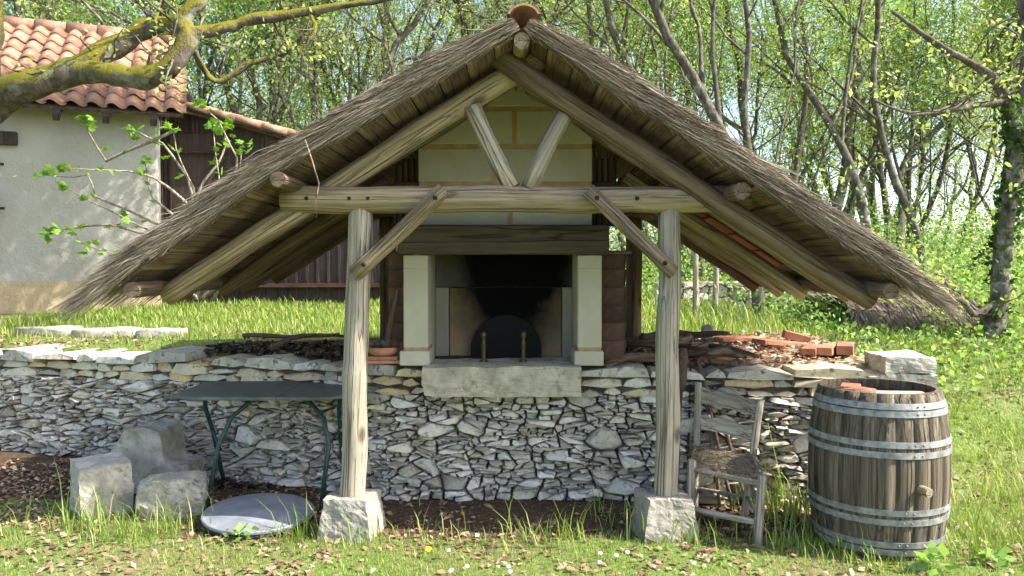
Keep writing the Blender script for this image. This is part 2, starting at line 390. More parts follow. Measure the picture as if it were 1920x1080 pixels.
def stone_geo(poly, fn, depth, r_, back=.09):
    """an angular stone from its outline: fn(u, z, d) -> world"""
    P = [np.array(p) for p in poly]; Q = []
    P = [p for i, p in enumerate(P) if np.hypot(*(p - P[i - 1])) > .008] or P
    for i, p in enumerate(P):        # cut every corner by its own amount
        a, b = P[i - 1], P[(i + 1) % len(P)]; la, lb = np.hypot(*(a - p)), np.hypot(*(b - p)); ka, kb = r_.uniform(.05, .24, 2)
        Q += [p + (a - p) * min(ka, .05 / la), p + (b - p) * min(kb, .05 / lb)]
    c = np.mean(Q, 0); lift = r_.normal(0, .015)
    n = len(Q); size = math.sqrt(abs(sum(Q[i][0] * Q[(i + 1) % n][1] - Q[(i + 1) % n][0] * Q[i][1] for i in range(n))) / 2)
    gap = min(.0055 / max(size, .02), .2); tilt = r_.normal(0, .26, 2); V = []; F = []
    def ring(s, d, jit):
        for q in Q:
            o = (q - c); l = np.hypot(*o) + 1e-6; o = o * max(.3, s - .0018 / l)
            V.append(fn(c[0] + o[0] + r_.normal(0, jit), c[1] + o[1] + r_.normal(0, jit), d + (tilt @ o + lift) * (1 if d > 0 else 0) + r_.normal(0, jit)))
    ring(.86, -back, 0); ring(1 - gap, -.012, .001); ring(1 - gap - .045, depth * .55, .002); ring(.80, depth * 1.0, .0045)
    for k in range(3):
        for i in range(n):
            j = (i + 1) % n; F.append((k * n + i, k * n + j, (k + 1) * n + j, (k + 1) * n + i))
    V.append(fn(c[0], c[1], depth * 1.08 + lift + r_.normal(0, .006))); 
    for i in range(n): F.append((3 * n + i, 3 * n + (i + 1) % n, 4 * n))
    return V, F, size
TINTS = [(1, .99, .97), (1.1, 1.09, 1.06), (.86, .84, .79), (.98, .92, .80), (.70, .68, .64), (1.0, .96, .88), (1.18, 1.17, 1.14), (.62, .59, .54), (1.05, 1.03, .99)]
TAN = [(1.0, .90, .70), (.95, .82, .6), (1.05, .95, .78), (.9, .86, .76), (1.0, .97, .88), (.98, .76, .48)]
def build_wall(root, stones, big=300):
    """stones: list of (V, F, size, tint); the largest become parts of their own, the rest one mass"""
    stones = sorted(stones, key=lambda s: -s[2]); rest = MB(); tt = []
    for i, (V, F, s, t) in enumerate(stones):
        if i < big:
            c = sum((Vector(v) for v in V), Vector()) / len(V)
            me = mk('stone', [Vector(v) - c for v in V], F, M_lime, False, t); link('stone', me, root, Matrix.Translation(c))
        else: rest.add(V, F); tt += [t] * len(V)
    if rest.V:
        me = mk('small_stones', rest.V, rest.F, M_lime); set_tint(me, np.array(tt)); o = link('small_stones', me, root); o['kind'] = 'stuff'
wall = thing('dry_stone_wall', (0, 5.2, 0), 'pale dry-stone retaining wall running behind the posts and the table', 'wall')
r_ = np.random.default_rng(11); UL = cum[-1]; stones = []
def asp(u): return float(np.interp(u, [0, 2.6, 3.6, 5.6, 7.3], [2.4, 2.4, 2.0, 1.9, 2.2]))
ZT = .675
Vmax = ZT * 1.75
def parea(P): return abs(sum(P[i][0] * P[(i + 1) % len(P)][1] - P[(i + 1) % len(P)][0] * P[i][1] for i in range(len(P)))) / 2
def crack(P, out):
    """break a cell into angular stones, flatter ones towards the left"""
    w = max(p[0] for p in P) - min(p[0] for p in P); h = max(p[1] for p in P) - min(p[1] for p in P); A_ = parea(P); c = np.mean(P, 0); k = asp(c[0])
    if A_ < .0026 * math.exp(r_.normal(0, .75)) or (A_ < .03 and r_.random() < .09): out.append(P); return
    a = R(90) + r_.normal(0, .22) if h * k * 1.5 > w * r_.uniform(.7, 1.2) else r_.normal(0, .28)
    n = (math.cos(a), math.sin(a)); q = c + r_.normal(0, .12, 2) * (w, h); cc = n[0] * q[0] + n[1] * q[1]
    for nn, k2 in ((n, cc), ((-n[0], -n[1]), -cc)):
        Q_ = clip(P, nn, k2)
        if len(Q_) >= 3 and parea(Q_) > .0004: crack(Q_, out)
broken = []
for poly in cells(UL, Vmax, [(.16, 14), (.12, 60), (.085, 900), (.05, 600)], 5): crack([(u, v * ZT / Vmax) for u, v in poly], broken)
for P in broken:
    sz = math.sqrt(max(1e-6, (max(p[0] for p in P) - min(p[0] for p in P)) * (max(p[1] for p in P) - min(p[1] for p in P))))
    if sz < .02: continue
    V, F, size = stone_geo(P, lambda u, z, d: wpt(u, z + .0, d), min(.06, .024 + sz * .25) * r_.uniform(.6, 1.25), r_)
    stones.append((V, F, size, TINTS[r_.integers(len(TINTS))]))
# flat courses and the coping slabs on top
for z0, z1, l0, l1, prot in ((.675, .735, .07, .30, .012), (.735, .795, .08, .36, .018), (.795, .868, .13, .46, .035)):
    u = 0
    while u < UL:
        l = r_.uniform(l0, l1); u1 = min(UL, u + l); xa, xb = np.interp([u, u1], cum, pl[:, 0])
        hl, hr = u_of_x(-.552), u_of_x(.432)
        if u < hl < u1: u1 = hl; xb = -.552
        elif hl <= u < hr: u = u1 = hr; continue
        if u1 - u > .03:
            l = u1 - u
            a, b = z0 + r_.uniform(-.012, .010), z1 + r_.uniform(-.030, .010); g_ = .003
            dep = .36 if z1 > .85 else .1
            prof = [(u + g_, a + r_.uniform(0, .012)), (u + l * r_.uniform(.3, .7), a - r_.uniform(0, .008)), (u1 - g_, a + r_.uniform(0, .016)), (u1 - g_ - r_.uniform(0, .025), b - r_.uniform(0, .024)), (u + l * r_.uniform(.35, .7), b + r_.uniform(0, .010)), (u + g_ + r_.uniform(0, .025), b - r_.uniform(0, .024))]
            p = prot + r_.uniform(-.015, .02); m = MB(); V = []; n = len(prof); ta = r_.normal(0, .02)
            for dd, ss in ((p, .93), (p - .015, 1.0), (-dep, 1.0)):
                cz = (a + b) / 2
                for (uu, zz) in prof: V.append(wpt(uu, cz + (zz - cz) * ss + (uu - u) * ta * 1.5, dd + r_.normal(0, .011)))
            F = [tuple(range(n))] + [(k * n + i, (k + 1) * n + i, (k + 1) * n + (i + 1) % n, k * n + (i + 1) % n) for k in range(2) for i in range(n)] + [tuple(reversed(range(2 * n, 3 * n)))]
            stones.append((V, [tuple(reversed(f)) for f in F], .3, TAN[r_.integers(len(TAN))] if r_.random() < .75 else TINTS[r_.integers(len(TINTS))]))
        u = u1
build_wall(wall, stones)
m = MB(); N = 40
for k in range(N):
    u0, u1 = UL * k / N, UL * (k + 1) / N; m.add([wpt(u0, -.1, -.045), wpt(u1, -.1, -.045), wpt(u1, .80, -.045), wpt(u0, .80, -.045), wpt(u0, .80, -.24), wpt(u1, .80, -.24)], [(0, 1, 2, 3), (3, 2, 5, 4)])
m.build('earth_core', M_core, wall)
for i, (z, h, dx) in enumerate(((.885, .10, 0), (.775, .115, .015), (.64, .15, -.02), (.46, .2, .02), (.2, .32, 0))):
    link('corner_block', rock_mesh('corner_block', (.30, .38, h), M_block, 9, .05, .012, 6, i * 3.3), wall, T(2.47 + dx, 5.07, z, R(-6)))

# ------------------------------------------------------------------ fireplace
fire = thing('stone_fireplace', (-.04, 5.3, .87), 'outdoor stone fireplace with oak lintel and blackened hearth under the thatch', 'fireplace')
ZW = .872
def sblock(name, x0, x1, y0, y1, z0, z1, mat, parent, bevel=.006):
    m = MB(); m.box((0, 0, 0), (x1 - x0, y1 - y0, z1 - z0)); return m.build(name, mat, parent, bevel, T((x0 + x1) / 2, (y0 + y1) / 2, (z0 + z1) / 2))
for x0, x1 in ((-.687, -.531), (.416, .568)):
    p = sblock('pillar', x0, x1, 5.03, 5.30, ZW + .105, 1.567, M_dress, fire)
    sblock('plinth', x0 - .022, x1 + .022 - .012, 5.005, 5.31, ZW - .004, ZW + .088, M_dress, p)
    sblock('mortar_band', x0 + .003, x1 - .003, 5.033, 5.3, ZW + .088, ZW + .105, M_mortar, p, 0)
    sblock('mortar_joint', x0 + .001, x1 - .001, 5.0285, 5.1, 1.478, 1.483, M_mortar, p, 0)
plank('lintel_beam', (-.717, 5.08, 1.662), (.609, 5.08, 1.662), .175, .184, M_lintel, fire, (0, 0, 1), .008)
plank('shelf_board', (.40, 5.16, 1.585), (.76, 5.16, 1.585), .22, .022, M_lintel, fire)
link('hearth_slab', rock_mesh('hearth_slab', (.985, .42, .185), M_hearth, 14, .04, .014, 7, 3), fire, T(-.06, 5.14, .778))
# chimney breast: each block clipped to the slope of the roof
def roof_z(x):
    return float(np.interp(x, [-2.22, -1.2, .05, 1.3, 2.2], [1.285, 1.975, 2.70, 1.88, 1.28]))
def breast_block(x0, x1, z0, z1):
    poly = [(x0, z0), (x1, z0), (x1, z1), (x0, z1)]
    poly = clip(poly, (-.58, 1.0), 2.66 - .58 * .05 - .0); poly = clip(poly, (.656, 1.0), 2.66 + .656 * .05)
    if len(poly) < 3: return
    m = MB(); m.prism(poly, 5.10, 5.30); m.build('breast_block', M_breast, fire, .006)
bx0, bx1, J = -.598, .512, .012
courses = [(1.757, 2.012, [(957 - 960) / 292.7]), (2.036, 2.25, [(927 - 960) / 292.7, .62]), (2.275, 2.488, [(965 - 960) / 292.7]), (2.513, 2.72, [(910 - 960) / 292.7])]
for z0, z1, js in courses:
    e = [bx0] + [j for j in js if bx0 < j < bx1] + [bx1]
    for a, b in zip(e[:-1], e[1:]): breast_block(a + (J if a > bx0 else 0), b - (J if b < bx1 else 0), z0, z1)
m = MB(); poly = clip(clip([(bx0 + .004, 1.75), (bx1 - .004, 1.75), (bx1 - .004, 2.7), (bx0 + .004, 2.7)], (-.58, 1.0), 2.64 - .029), (.656, 1), 2.64 + .033)
m.prism(poly, 5.104, 5.9); m.build('mortar_bed', M_mortar, fire)
# firebox
M_soot = soot_mat('sooted_cream_stone', (.56, .42, .24), -.01, .62, .62, .84)
M_soot2 = soot_mat('sooted_grey_stone', (.30, .28, .235), .03, .12, .68, .9)
M_soot3 = soot_mat('sooted_side', (.33, .305, .25), 0, .6, .25, .35)
def panel(name, x0, x1, y0, y1, z0, z1, mat, origin):
    m = MB(); m.box(((x0 + x1) / 2 - origin[0], (y0 + y1) / 2 - origin[1], (z0 + z1) / 2 - origin[2]), (x1 - x0, y1 - y0, z1 - z0)); return m.build(name, mat, fire, .003, Matrix.Translation(origin))
panel('back_panel', -.435, .345, 5.55, 5.62, .86, 1.345, M_soot, (0, 5.55, .86))
panel('upper_back_panel', -.53, .416, 5.52, 5.60, 1.352, 1.76, M_soot2, (0, 5.52, 1.352))
panel('side_back_panel', -.53, -.44, 5.535, 5.6, .86, 1.348, M_soot3, (-.9, 5.53, .86)); panel('side_back_panel', .35, .416, 5.535, 5.6, .86, 1.348, M_soot3, (.9, 5.53, .86))
panel('firebox_side', -.60, -.532, 5.301, 5.62, .86, 1.75, M_dress, (-.56, 5.4, .86)); panel('firebox_side', .417, .485, 5.301, 5.62, .86, 1.75, M_dress, (.45, 5.4, .86))
panel('firebox_floor', -.53, .416, 5.34, 5.62, .80, .864, M_hearth, (0, 5.4, .8))
panel('smoke_hood', -.53, .416, 5.19, 5.62, 1.74, 1.754, M_soot2, (0, 5.4, 1.4))
panel('rear_wall', -.66, .56, 5.64, 5.92, .80, 1.75, M_dress, (0, 5.7, .8))
# brown shingle cladding beside the pillars, slatted panels beside the breast
for sgn, xa, xb in ((-1, -.79, -.70), (1, .58, .715)):
    m = MB(); m.box(((xa + xb) / 2, 5.46, 1.22), (xb - xa - .02, .62, .72)); m.build('side_body', M_slat, fire)
    for row in range(6):
        z = .885 + row * .115
        m = MB(); m.box((0, 0, .065), (xb - xa + .012, .014, .135)); m.build('shingle', M_shingle, fire, .002, T((xa + xb) / 2, 5.128, z, 0, R(6)))
        for c in range(4):
            m = MB(); m.box((0, 0, .065), (.148, .014, .135)); m.build('shingle', M_shingle, fire, .002, T((xb + .008) if sgn > 0 else (xa - .008), 5.23 + c * .15, z, R(90) * sgn, R(6)))
    for k in range(4):
        x = (-.615 - k * .038) if sgn < 0 else (.53 + k * .038)
        plank('slat', (x, 5.2, 1.755), (x, 5.2, roof_z(x) - .1), .026, .016, M_slat, fire, (0, 1, 0))
    plank('slat_rail', (-.75 if sgn < 0 else .515, 5.178, 2.03), (-.605 if sgn < 0 else .66, 5.178, 2.03), .014, .022, M_slat, fire)
    plank('slat_backing', (-.69 if sgn < 0 else .60, 5.23, 1.755), (-.69 if sgn < 0 else .60, 5.23, 2.2), .17, .012, M_slat, fire, (0, 1, 0))
# chimney stack and cap behind the ridge
m = MB(); m.box((-.42, 5.95, 2.5), (.34, .3, .9)); m.build('chimney_stack', M_dress, fire, .01)
m = MB(); m.box((-.42, 5.95, 2.975), (.46, .4, .04)); m.build('chimney_cap', M_slat, fire, .006)

# ------------------------------------------------------------------ thatched shelter
shel = thing('thatched_shelter', (0, 4.42, 0), 'open timber shelter with sagging grey thatch on two log posts', 'shelter')
YP = 4.42
for (bx, tx, ra, rb, px) in ((at(660, 945, YP), at(675, 390, YP), .072, .066, -.885), (at(1245, 932, YP), at(1257, 388, YP), .068, .060, .845)):
    b = Vector((bx.x, YP, .14)); t = Vector((tx.x, YP, tx.z + .01))
    logo('post', b, t, ra, rb, M_post, shel, 14, .012, .06)
    link('post_base', rock_mesh('post_base', (.315, .315, .25), M_pad, 14, .05, .012, 7, px * 5, .80), shel, T(b.x, YP, .10, R(8 * px)))
zb = at(700, 372, YP).z
logo('tie_beam', (at(530, 372, YP).x, YP, zb - .002), (at(1405, 374, YP).x, YP, zb - .006), .076, .072, M_log, shel, 14, .008, .05)
for a, b in ((at(664, 515, 4.335), at(834, 356, 4.335)), (at(1264, 512, 4.335), at(1102, 356, 4.335))):
    o = logo('knee_brace', a, b, .050, .052, M_log, shel, 10, .004, .05, squash=.62, up=(0, 1, 0))
    for t in (.12, .9):
        q = a.lerp(b, t); m = MB(); m.lathe([(.001, .012), (.011, .012), (.013, 0), (.013, -.02)], 10); m.build('bolt', M_bolt, shel, 0, Matrix.Translation((q.x, q.y - .036, q.z)) @ Matrix.Rotation(R(90), 4, 'X'))
for px in (575, 655, 690, 1195, 1330): 
    q = at(px, 372, YP - .074); m = MB(); m.lathe([(.001, .008), (.010, .008), (.011, 0), (.011, -.02)], 10); m.build('bolt', M_bolt, shel, 0, Matrix.Translation(q) @ Matrix.Rotation(R(90), 4, 'X'))
logo('strut', at(884, 200, 4.43), at(962, 352, 4.43), .052, .05, M_post, shel); logo('strut', at(1066, 205, 4.41), at(990, 352, 4.41), .050, .048, M_post, shel)
def rafter(y, side, x0, x1, r0, r1, mat, lift=0):
    zf = lambda x: (2.624 - .638 * (.074 - x)) if side < 0 else (2.60 - .655 * (x + .02))
    logo('rafter', (x0, y, zf(x0) + lift), (x1, y, zf(x1) + lift), r0, r1, mat, shel, 12, .01, .05)
rafter(4.46, -1, .15, -1.95, .068, .058, M_log); rafter(4.37, 1, -.10, 1.97, .062, .055, M_dlog)
rafter(4.66, -1, .0, -1.95, .05, .05, M_dlog, .012); rafter(4.60, 1, .1, 1.95, .05, .05, M_log, .012)
rafter(5.32, -1, -.82, -1.95, .05, .05, M_dlog); rafter(5.32, 1, .75, 1.95, .05, .05, M_log)
rafter(5.75, -1, -.82, -1.95, .045, .05, M_dlog); rafter(5.75, 1, .75, 1.95, .05, .05, M_log)
rafter(6.18, -1, .0, -1.85, .055, .05, M_dlog); rafter(6.18, 1, .0, 1.9, .055, .05, M_dlog)
logo('ridge_pole', (.05, 4.13, 2.665), (.05, 6.3, 2.63), .042, .045, M_log, shel)
logo('purlin', (-1.19, 4.06, 1.94), (-1.19, 6.3, 1.92), .040, .045, M_dlog, shel); logo('purlin', (1.19, 4.12, 1.885), (1.19, 6.3, 1.885), .045, .045, M_dlog, shel)
logo('eave_purlin', (-1.98, 4.14, 1.375), (-1.96, 6.3, 1.385), .042, .045, M_board, shel); logo('eave_purlin', (1.97, 4.14, 1.37), (1.95, 6.3, 1.38), .042, .045, M_board, shel)
for x in (-.95, .93): logo('rear_post', (x, 6.1, .8), (x, 6.1, 1.86), .065, .06, M_dlog, shel)
logo('rear_tie_beam', (-1.3, 6.1, 1.90), (1.3, 6.1, 1.90), .055, .055, M_dlog, shel)
# boards under the thatch: each runs front to back
PR = {-1: [(.05, 2.70), (-1.2, 1.975), (-2.07, 1.385)], 1: [(.05, 2.70), (1.3, 1.88), (2.05, 1.38)]}
def prof_pt(side, s):
    a, b, c = [Vector((p[0], 0, p[1])) for p in PR[side]]; l1, l2 = (b - a).length, (c - b).length; q = s * (l1 + l2)
    # rounded knee
    if q < l1: p = a.lerp(b, q / l1); d = (b - a).normalized()
    else: p = b.lerp(c, (q - l1) / l2); d = (c - b).normalized()
    n = Vector((-d.z, 0, d.x)); n = n if n.z > 0 else -n
    return p, d, n
for side in (-1, 1):
    nb = 15
    for i in range(nb):
        s0, s1 = (i + .02) / nb, (i + .97) / nb; p, d, n = prof_pt(side, (s0 + s1) / 2); w = (prof_pt(side, s1)[0] - prof_pt(side, s0)[0]).length
        c = p + n * random.uniform(.0, .006); o = plank('roof_board', (c.x, 4.13 + random.uniform(0, .02), c.z), (c.x, 6.3, c.z), w, .016, M_board, shel, n, .002)
# red tiles laid over the rear of the right slope, seen from below
for i in range(5):
    p, d, n = prof_pt(1, .52 + i * .085); c = p - n * .018
    plank('roof_tile', (c.x, 5.40, c.z), (c.x, 6.12, c.z), .19, .012, M_terra, shel, n)
# thatch: a thick mat and its loose straw
def tpt(side, s, y, t):
    p, d, n = prof_pt(side, min(s, 1.0)); p = p + d * max(0, s - 1) * 2.6
    th = .094 * (1 - .35 * max(0, .10 - s) / .10) * (1 - .55 * max(0, s - .86) / .14 if s > .86 else 1)
    q = p + n * (.012 + th * t); return Vector((q.x, y, q.z)), d, n
k = NT('thatch_mat'); v = k.coord(); nn = k.noise(k.coord((1, 1, 1)), 38, 6, .7); c = k.ramp(nn, [(.3, (.05, .04, .03)), (.55, (.15, .12, .09)), (.75, (.26, .22, .17))]); M_thatch = k.principled(c, .95, 0, k.bump(nn, 1.0, .03), .1)
sv, sq, st = [], [], []
PAL = np.array([(.165, .128, .095), (.235, .188, .14), (.32, .268, .205), (.105, .08, .06), (.20, .158, .12), (.42, .36, .28)])
def straw(p, d, L, w, droop=0.0, tint=None):
    d = d.normalized(); u = d.orthogonal().normalized(); a = random.uniform(0, 6.28); u = Matrix.Rotation(a, 3, d) @ u
    b = len(sv); mid = p + d * L * .5 + u * random.gauss(0, L * .03); end = p + d * L + Vector((0, 0, -droop * L)) + u * random.gauss(0, L * .06); x = d.cross(u) * w
    for q, ww in ((p, 1), (mid, 1), (end, .4)): sv.append(q - x * ww); sv.append(q + x * ww)
    sq.append((b, b + 1, b + 3, b + 2)); sq.append((b + 2, b + 3, b + 5, b + 4))
    t = PAL[random.randrange(6)] * random.uniform(.75, 1.2) * (1 + .55 * noise.noise(Vector((p.x * 2.2, p.y * 2.2, p.z * 9)))) if tint is None else tint
    st.extend([t] * 6)
for side in (-1, 1):
    V = []; F = []; ns, nt = 40, 5; ys = np.linspace(4.115, 6.36, 26)
    for y in ys:
        for i in range(ns + 1):
            for t in (0, 1):
                q, d, n = tpt(side, i / ns, y, t); 
                V.append(q + n * (.02 * nz(q, 5, side * 3) if t else 0))
    w = (ns + 1) * 2
    for j in range(len(ys) - 1):
        for i in range(ns):
            a = j * w + i * 2; b = a + w
            F.append((a + 1, a + 3, b + 3, b + 1)); F.append((a, b, b + 2, a + 2))
    for j in (0, len(ys) - 1):
        for i in range(ns): a = j * w + i * 2; F.append((a, a + 2, a + 3, a + 1))
    for j in range(len(ys) - 1): a = j * w + ns * 2; F.append((a, a + w, a + w + 1, a + 1))
    me = mk('thatch_mat', V, F, M_thatch, True); o = link('thatch_mat', me, shel)
    for _ in range(24000):       # the front edge
        s = random.random() ** .95 * 1.0; t = random.uniform(-.02, 1); y = 4.115 - abs(random.gauss(0, .010)); q, d, n = tpt(side, s, y, t)
        cl = noise.noise(Vector((s * 14 * 1, t * 3, side * 5.0))); ang = cl * .14 + random.gauss(.03, .055); d2 = d * math.cos(ang) + n * math.sin(ang) + Vector((0, random.gauss(-.01, .04), 0))
        straw(q, d2, random.uniform(.10, .34), random.uniform(.0006, .0014), random.uniform(-.02, .03))
    for _ in range(260):       # fringe hanging under the front edge
        s = random.random(); q, d, n = tpt(side, s, 4.12 - random.random() * .03, random.uniform(-.05, .25)); d2 = d - n * random.uniform(-.1, .3) + Vector((0, random.gauss(-.1, .15), 0))
        straw(q, d2, random.uniform(.03, .11), random.uniform(.0007, .0014), random.uniform(0, .3))
    for _ in range(620):        # stray stems standing off the top
        s = random.random(); q, d, n = tpt(side, s, random.uniform(4.08, 4.3), 1.0); straw(q, d + n * random.uniform(0, .5) + Vector((0, random.gauss(0, .3), 0)), random.uniform(.06, .2), .0014)
    for _ in range(9000):       # the upper surface
        s = random.random(); q, d, n = tpt(side, s, random.uniform(4.1, 6.38), 1.0); straw(q + n * random.uniform(-.005, .02), d + n * random.gauss(0, .05) + Vector((0, random.gauss(0, .12), 0)), random.uniform(.15, .4), random.uniform(.002, .0045))
    for _ in range(3800):       # ragged eave
        t = random.random(); q, d, n = tpt(side, random.uniform(.90, 1.0), random.uniform(4.09, 6.38), t); straw(q, d + n * random.gauss(0, .08) + Vector((0, random.gauss(0, .1), 0)), random.uniform(.06, .17), random.uniform(.001, .0022), .08)
me = mk_np('thatch_straw', np.array([tuple(v) for v in sv]), np.array(sq), M_straws, np.array(st)); o = link('thatch_straw', me, shel); o['kind'] = 'stuff'
for i in range(6):              # ridge tiles
    m = MB(); n = 9; V = []; F = []
    for y in (0, .42):
        for rr in (.088, .076):
            for kk in range(n): a = math.pi * (.1 + .8 * kk / (n - 1)); V.append((math.cos(a) * rr * 1.0, y, math.sin(a) * rr * .85))
    for kk in range(n - 1): F += [(kk, kk + 1, 2 * n + kk + 1, 2 * n + kk), (n + kk + 1, n + kk, 3 * n + kk, 3 * n + kk + 1), (kk + 1, kk, n + kk, n + kk + 1), (2 * n + kk, 2 * n + kk + 1, 3 * n + kk + 1, 3 * n + kk)]
    m.add(V, F); m.build('ridge_tile', M_tile, shel, 0, T(.06, 4.10 + i * .385, 2.762 + .006 * (i % 2), 0, R(1.5)))
vine = MB(); pth = [at(572, 262, 4.02), at(585, 300, 4.0), at(598, 345, 3.99), at(592, 375, 4.0), at(594, 410, 4.0)]; vine.tube(pth, [.004, .0035, .004, .003, .002], 5)
tag(vine.build('dry_vine', M_log), 'thin dry vine stem dangling from the left thatch edge before the tie beam', 'vine')

# ------------------------------------------------------------------ things in the hearth
fb = thing('fireback', (-.03, 5.5, .865), 'arched black cast-iron fireback standing in the hearth', 'fireback')
m = MB(); poly = [(-.245, 0), (.245, 0)] + [(.245 * math.cos(a), .06 + .235 * math.sin(a)) for a in np.linspace(0, math.pi, 22)]; m.prism(poly, -.012, .012); m.build('plate', M_iron, fb, .003, T(-.04, 5.49, .864, 0, R(-5)))
for x, lab in ((-.185, 'left of the two turned brass andirons before the black fireback'), (.075, 'right of the two turned brass andirons before the black fireback')):
    a = thing('andiron', (x, 5.2, .87), lab, 'andiron', 'pair of andirons'); m = MB()
    m.lathe([(.001, 0), (.03, 0), (.026, .012), (.012, .02), (.016, .05), (.011, .07), (.018, .10), (.013, .13), (.010, .155), (.019, .17), (.020, .185), (.012, .2), (.001, .205)], 14); m.build('turned_post', M_brass, a, 0, T(x, 5.2, .868))
    m = MB(); m.box((0, .14, .035), (.016, .28, .016)); m.build('log_bar', M_iron, a, 0, T(x, 5.2, .868))

# ------------------------------------------------------------------ folding table
tab = thing('garden_table', (-1.5, 5.0, 0), 'dark green folding metal table standing against the dry-stone wall', 'table')
ZTB = .715
for x0, x1 in ((-2.07, -1.41), (-1.405, -.96)):
    m = MB(); c = .14; y0, y1 = 4.74, 5.40
    poly = [(x0 + (c if x0 < -2 else 0), y0), (x1 - (c if x1 > -1 else 0), y0), (x1, y0 + (c if x1 > -1 else 0)), (x1, y1), (x0, y1), (x0, y0 + (c * .6 if x0 < -2 else 0))]
    V = [(x, y, z) for z in (ZTB - .022, ZTB) for x, y in poly]; n = 6
    F = [tuple(reversed(range(n))), tuple(range(n, 2 * n))] + [(i, (i + 1) % n, n + (i + 1) % n, n + i) for i in range(n)]
    m.add(V, F); m.build('table_top', M_gtop, tab, .004)
m = MB(); m.tube([(-1.95, 5.07, .685), (-1.02, 5.07, .685)], .013, 8); m.build('top_rail', M_green, tab)
legs = [[(-1.86, 4.79, 0), (-1.80, 4.86, .40), (-1.74, 4.92, .56), (-1.64, 4.99, .65), (-1.50, 5.05, .685), (-1.44, 5.07, .687)], [(-1.93, 5.30, .05), (-1.965, 5.20, .42), (-1.985, 5.13, .58), (-1.97, 5.09, .66), (-1.93, 5.07, .687)],
        [(-1.165, 4.80, 0), (-1.125, 4.86, .40), (-1.17, 4.93, .55), (-1.27, 4.99, .64), (-1.40, 5.05, .685), (-1.46, 5.07, .687)], [(-1.12, 5.28, .06), (-1.13, 5.2, .42), (-1.12, 5.13, .58), (-1.10, 5.09, .66), (-1.06, 5.07, .687)]]
for L in legs: m = MB(); m.tube(L, .0145, 8); m.build('leg', M_green, tab)
for y in (4.86, 5.2):
    pass
m = MB(); m.tube([(-1.965, 5.20, .42), (-1.80, 4.86, .40)], .008, 6); m.build('brace', M_green, tab); m = MB(); m.tube([(-1.13, 5.20, .42), (-1.125, 4.86, .40)], .008, 6); m.build('brace', M_green, tab)

# ------------------------------------------------------------------ loose stones and the lid at left
o = link('stone_block', rock_mesh('stone_block', (.29, .29, .31), M_block, 14, .02, .012, 6, 2)); put(o, None, T(-2.50, 4.82, .16, R(38), R(3))); tag(o, 'squared pale stone cube nearest the left edge on the grass', 'stone')
m = MB(); prof = [(0, 0), (.50, 0), (.52, .17), (.40, .20), (.37, .24), (.355, .40), (.24, .43), (.12, .39), (.03, .27)]; m.prism(prof, 0, .30)
bm = bmesh.new(); me = m.mesh('carved_stone', M_trough); bm.from_mesh(me); bmesh.ops.triangulate(bm, faces=[f for f in bm.faces if len(f.verts) > 4]); bmesh.ops.subdivide_edges(bm, edges=bm.edges, cuts=3, use_grid_fill=True)
for v in bm.verts: v.co += noise.noise_vector(v.co * 6) * .022 + noise.noise_vector(v.co * 18) * .008
bm.to_mesh(me); bm.free()
tag(link('carved_stone', me, None, T(-2.63, 5.12, .03, R(-4))), 'mossy carved stone with a stepped notch behind the cube and boulder', 'stone')
o = link('boulder', rock_mesh('boulder', (.36, .30, .24), M_trough, 14, .42, .03, 4, 8)); put(o, None, T(-2.04, 4.80, .11, R(12))); tag(o, 'low rounded grey boulder between the stone cube and the metal lid', 'stone')
lid = thing('metal_lid', (-1.485, 4.62, .04), 'round grey zinc lid lying flat under the green table', 'lid'); Ml = T(-1.485, 4.63, .055, 0, R(3), R(1.5))
m = MB(); m.lathe([(.001, .030), (.12, .028), (.22, .018), (.285, .004), (.30, .002), (.312, .008), (.318, 0), (.314, -.014)], 48); m.build('lid_plate', M_zinc, lid, 0, Ml)
m = MB(); m.lathe([(.316, -.030), (.306, -.010), (.296, -.010), (.304, -.032)], 48); m.build('rim', M_bolt, lid, 0, Ml)

# ------------------------------------------------------------------ barrel
BX, BY = 1.985, 4.30
bar = thing('wine_barrel', (BX, BY, 0), 'weathered oak wine barrel with galvanised hoops standing on the grass', 'barrel')
def brad(z): return .354 - .045 * ((z - .42) / .43) ** 2 - (.004 if z > .8 else 0)
NS = 24; zs = np.linspace(-.02, .85, 15)
for i in range(NS):
    a0, a1 = 2 * math.pi * (i + .0015) / NS, 2 * math.pi * (i + .9985) / NS; V = []; F = []
    for z in zs:
        for rr in (0, -.028):
            for a in (a0, (a0 + a1) / 2, a1): q = brad(z) + rr + (.0006 if a not in (a0, a1) else 0); V.append((q * math.cos(a), q * math.sin(a), z))
    for j in range(len(zs) - 1):
        b = j * 6
        for kk in range(2): F += [(b + kk, b + kk + 1, b + kk + 7, b + kk + 6), (b + 4 + kk, b + 3 + kk, b + 9 + kk, b + 10 + kk)]
        F += [(b + 3, b, b + 6, b + 9), (b + 2, b + 5, b + 11, b + 8)]
    b = (len(zs) - 1) * 6; F += [(b, b + 1, b + 4, b + 3), (b + 1, b + 2, b + 5, b + 4)]
    me = mk('stave', V, F, M_stave); me.polygons.foreach_set('use_smooth', [all(v % 6 < 3 for v in f) for f in F]); link('stave', me, bar, T(BX, BY, 0, R(4)))
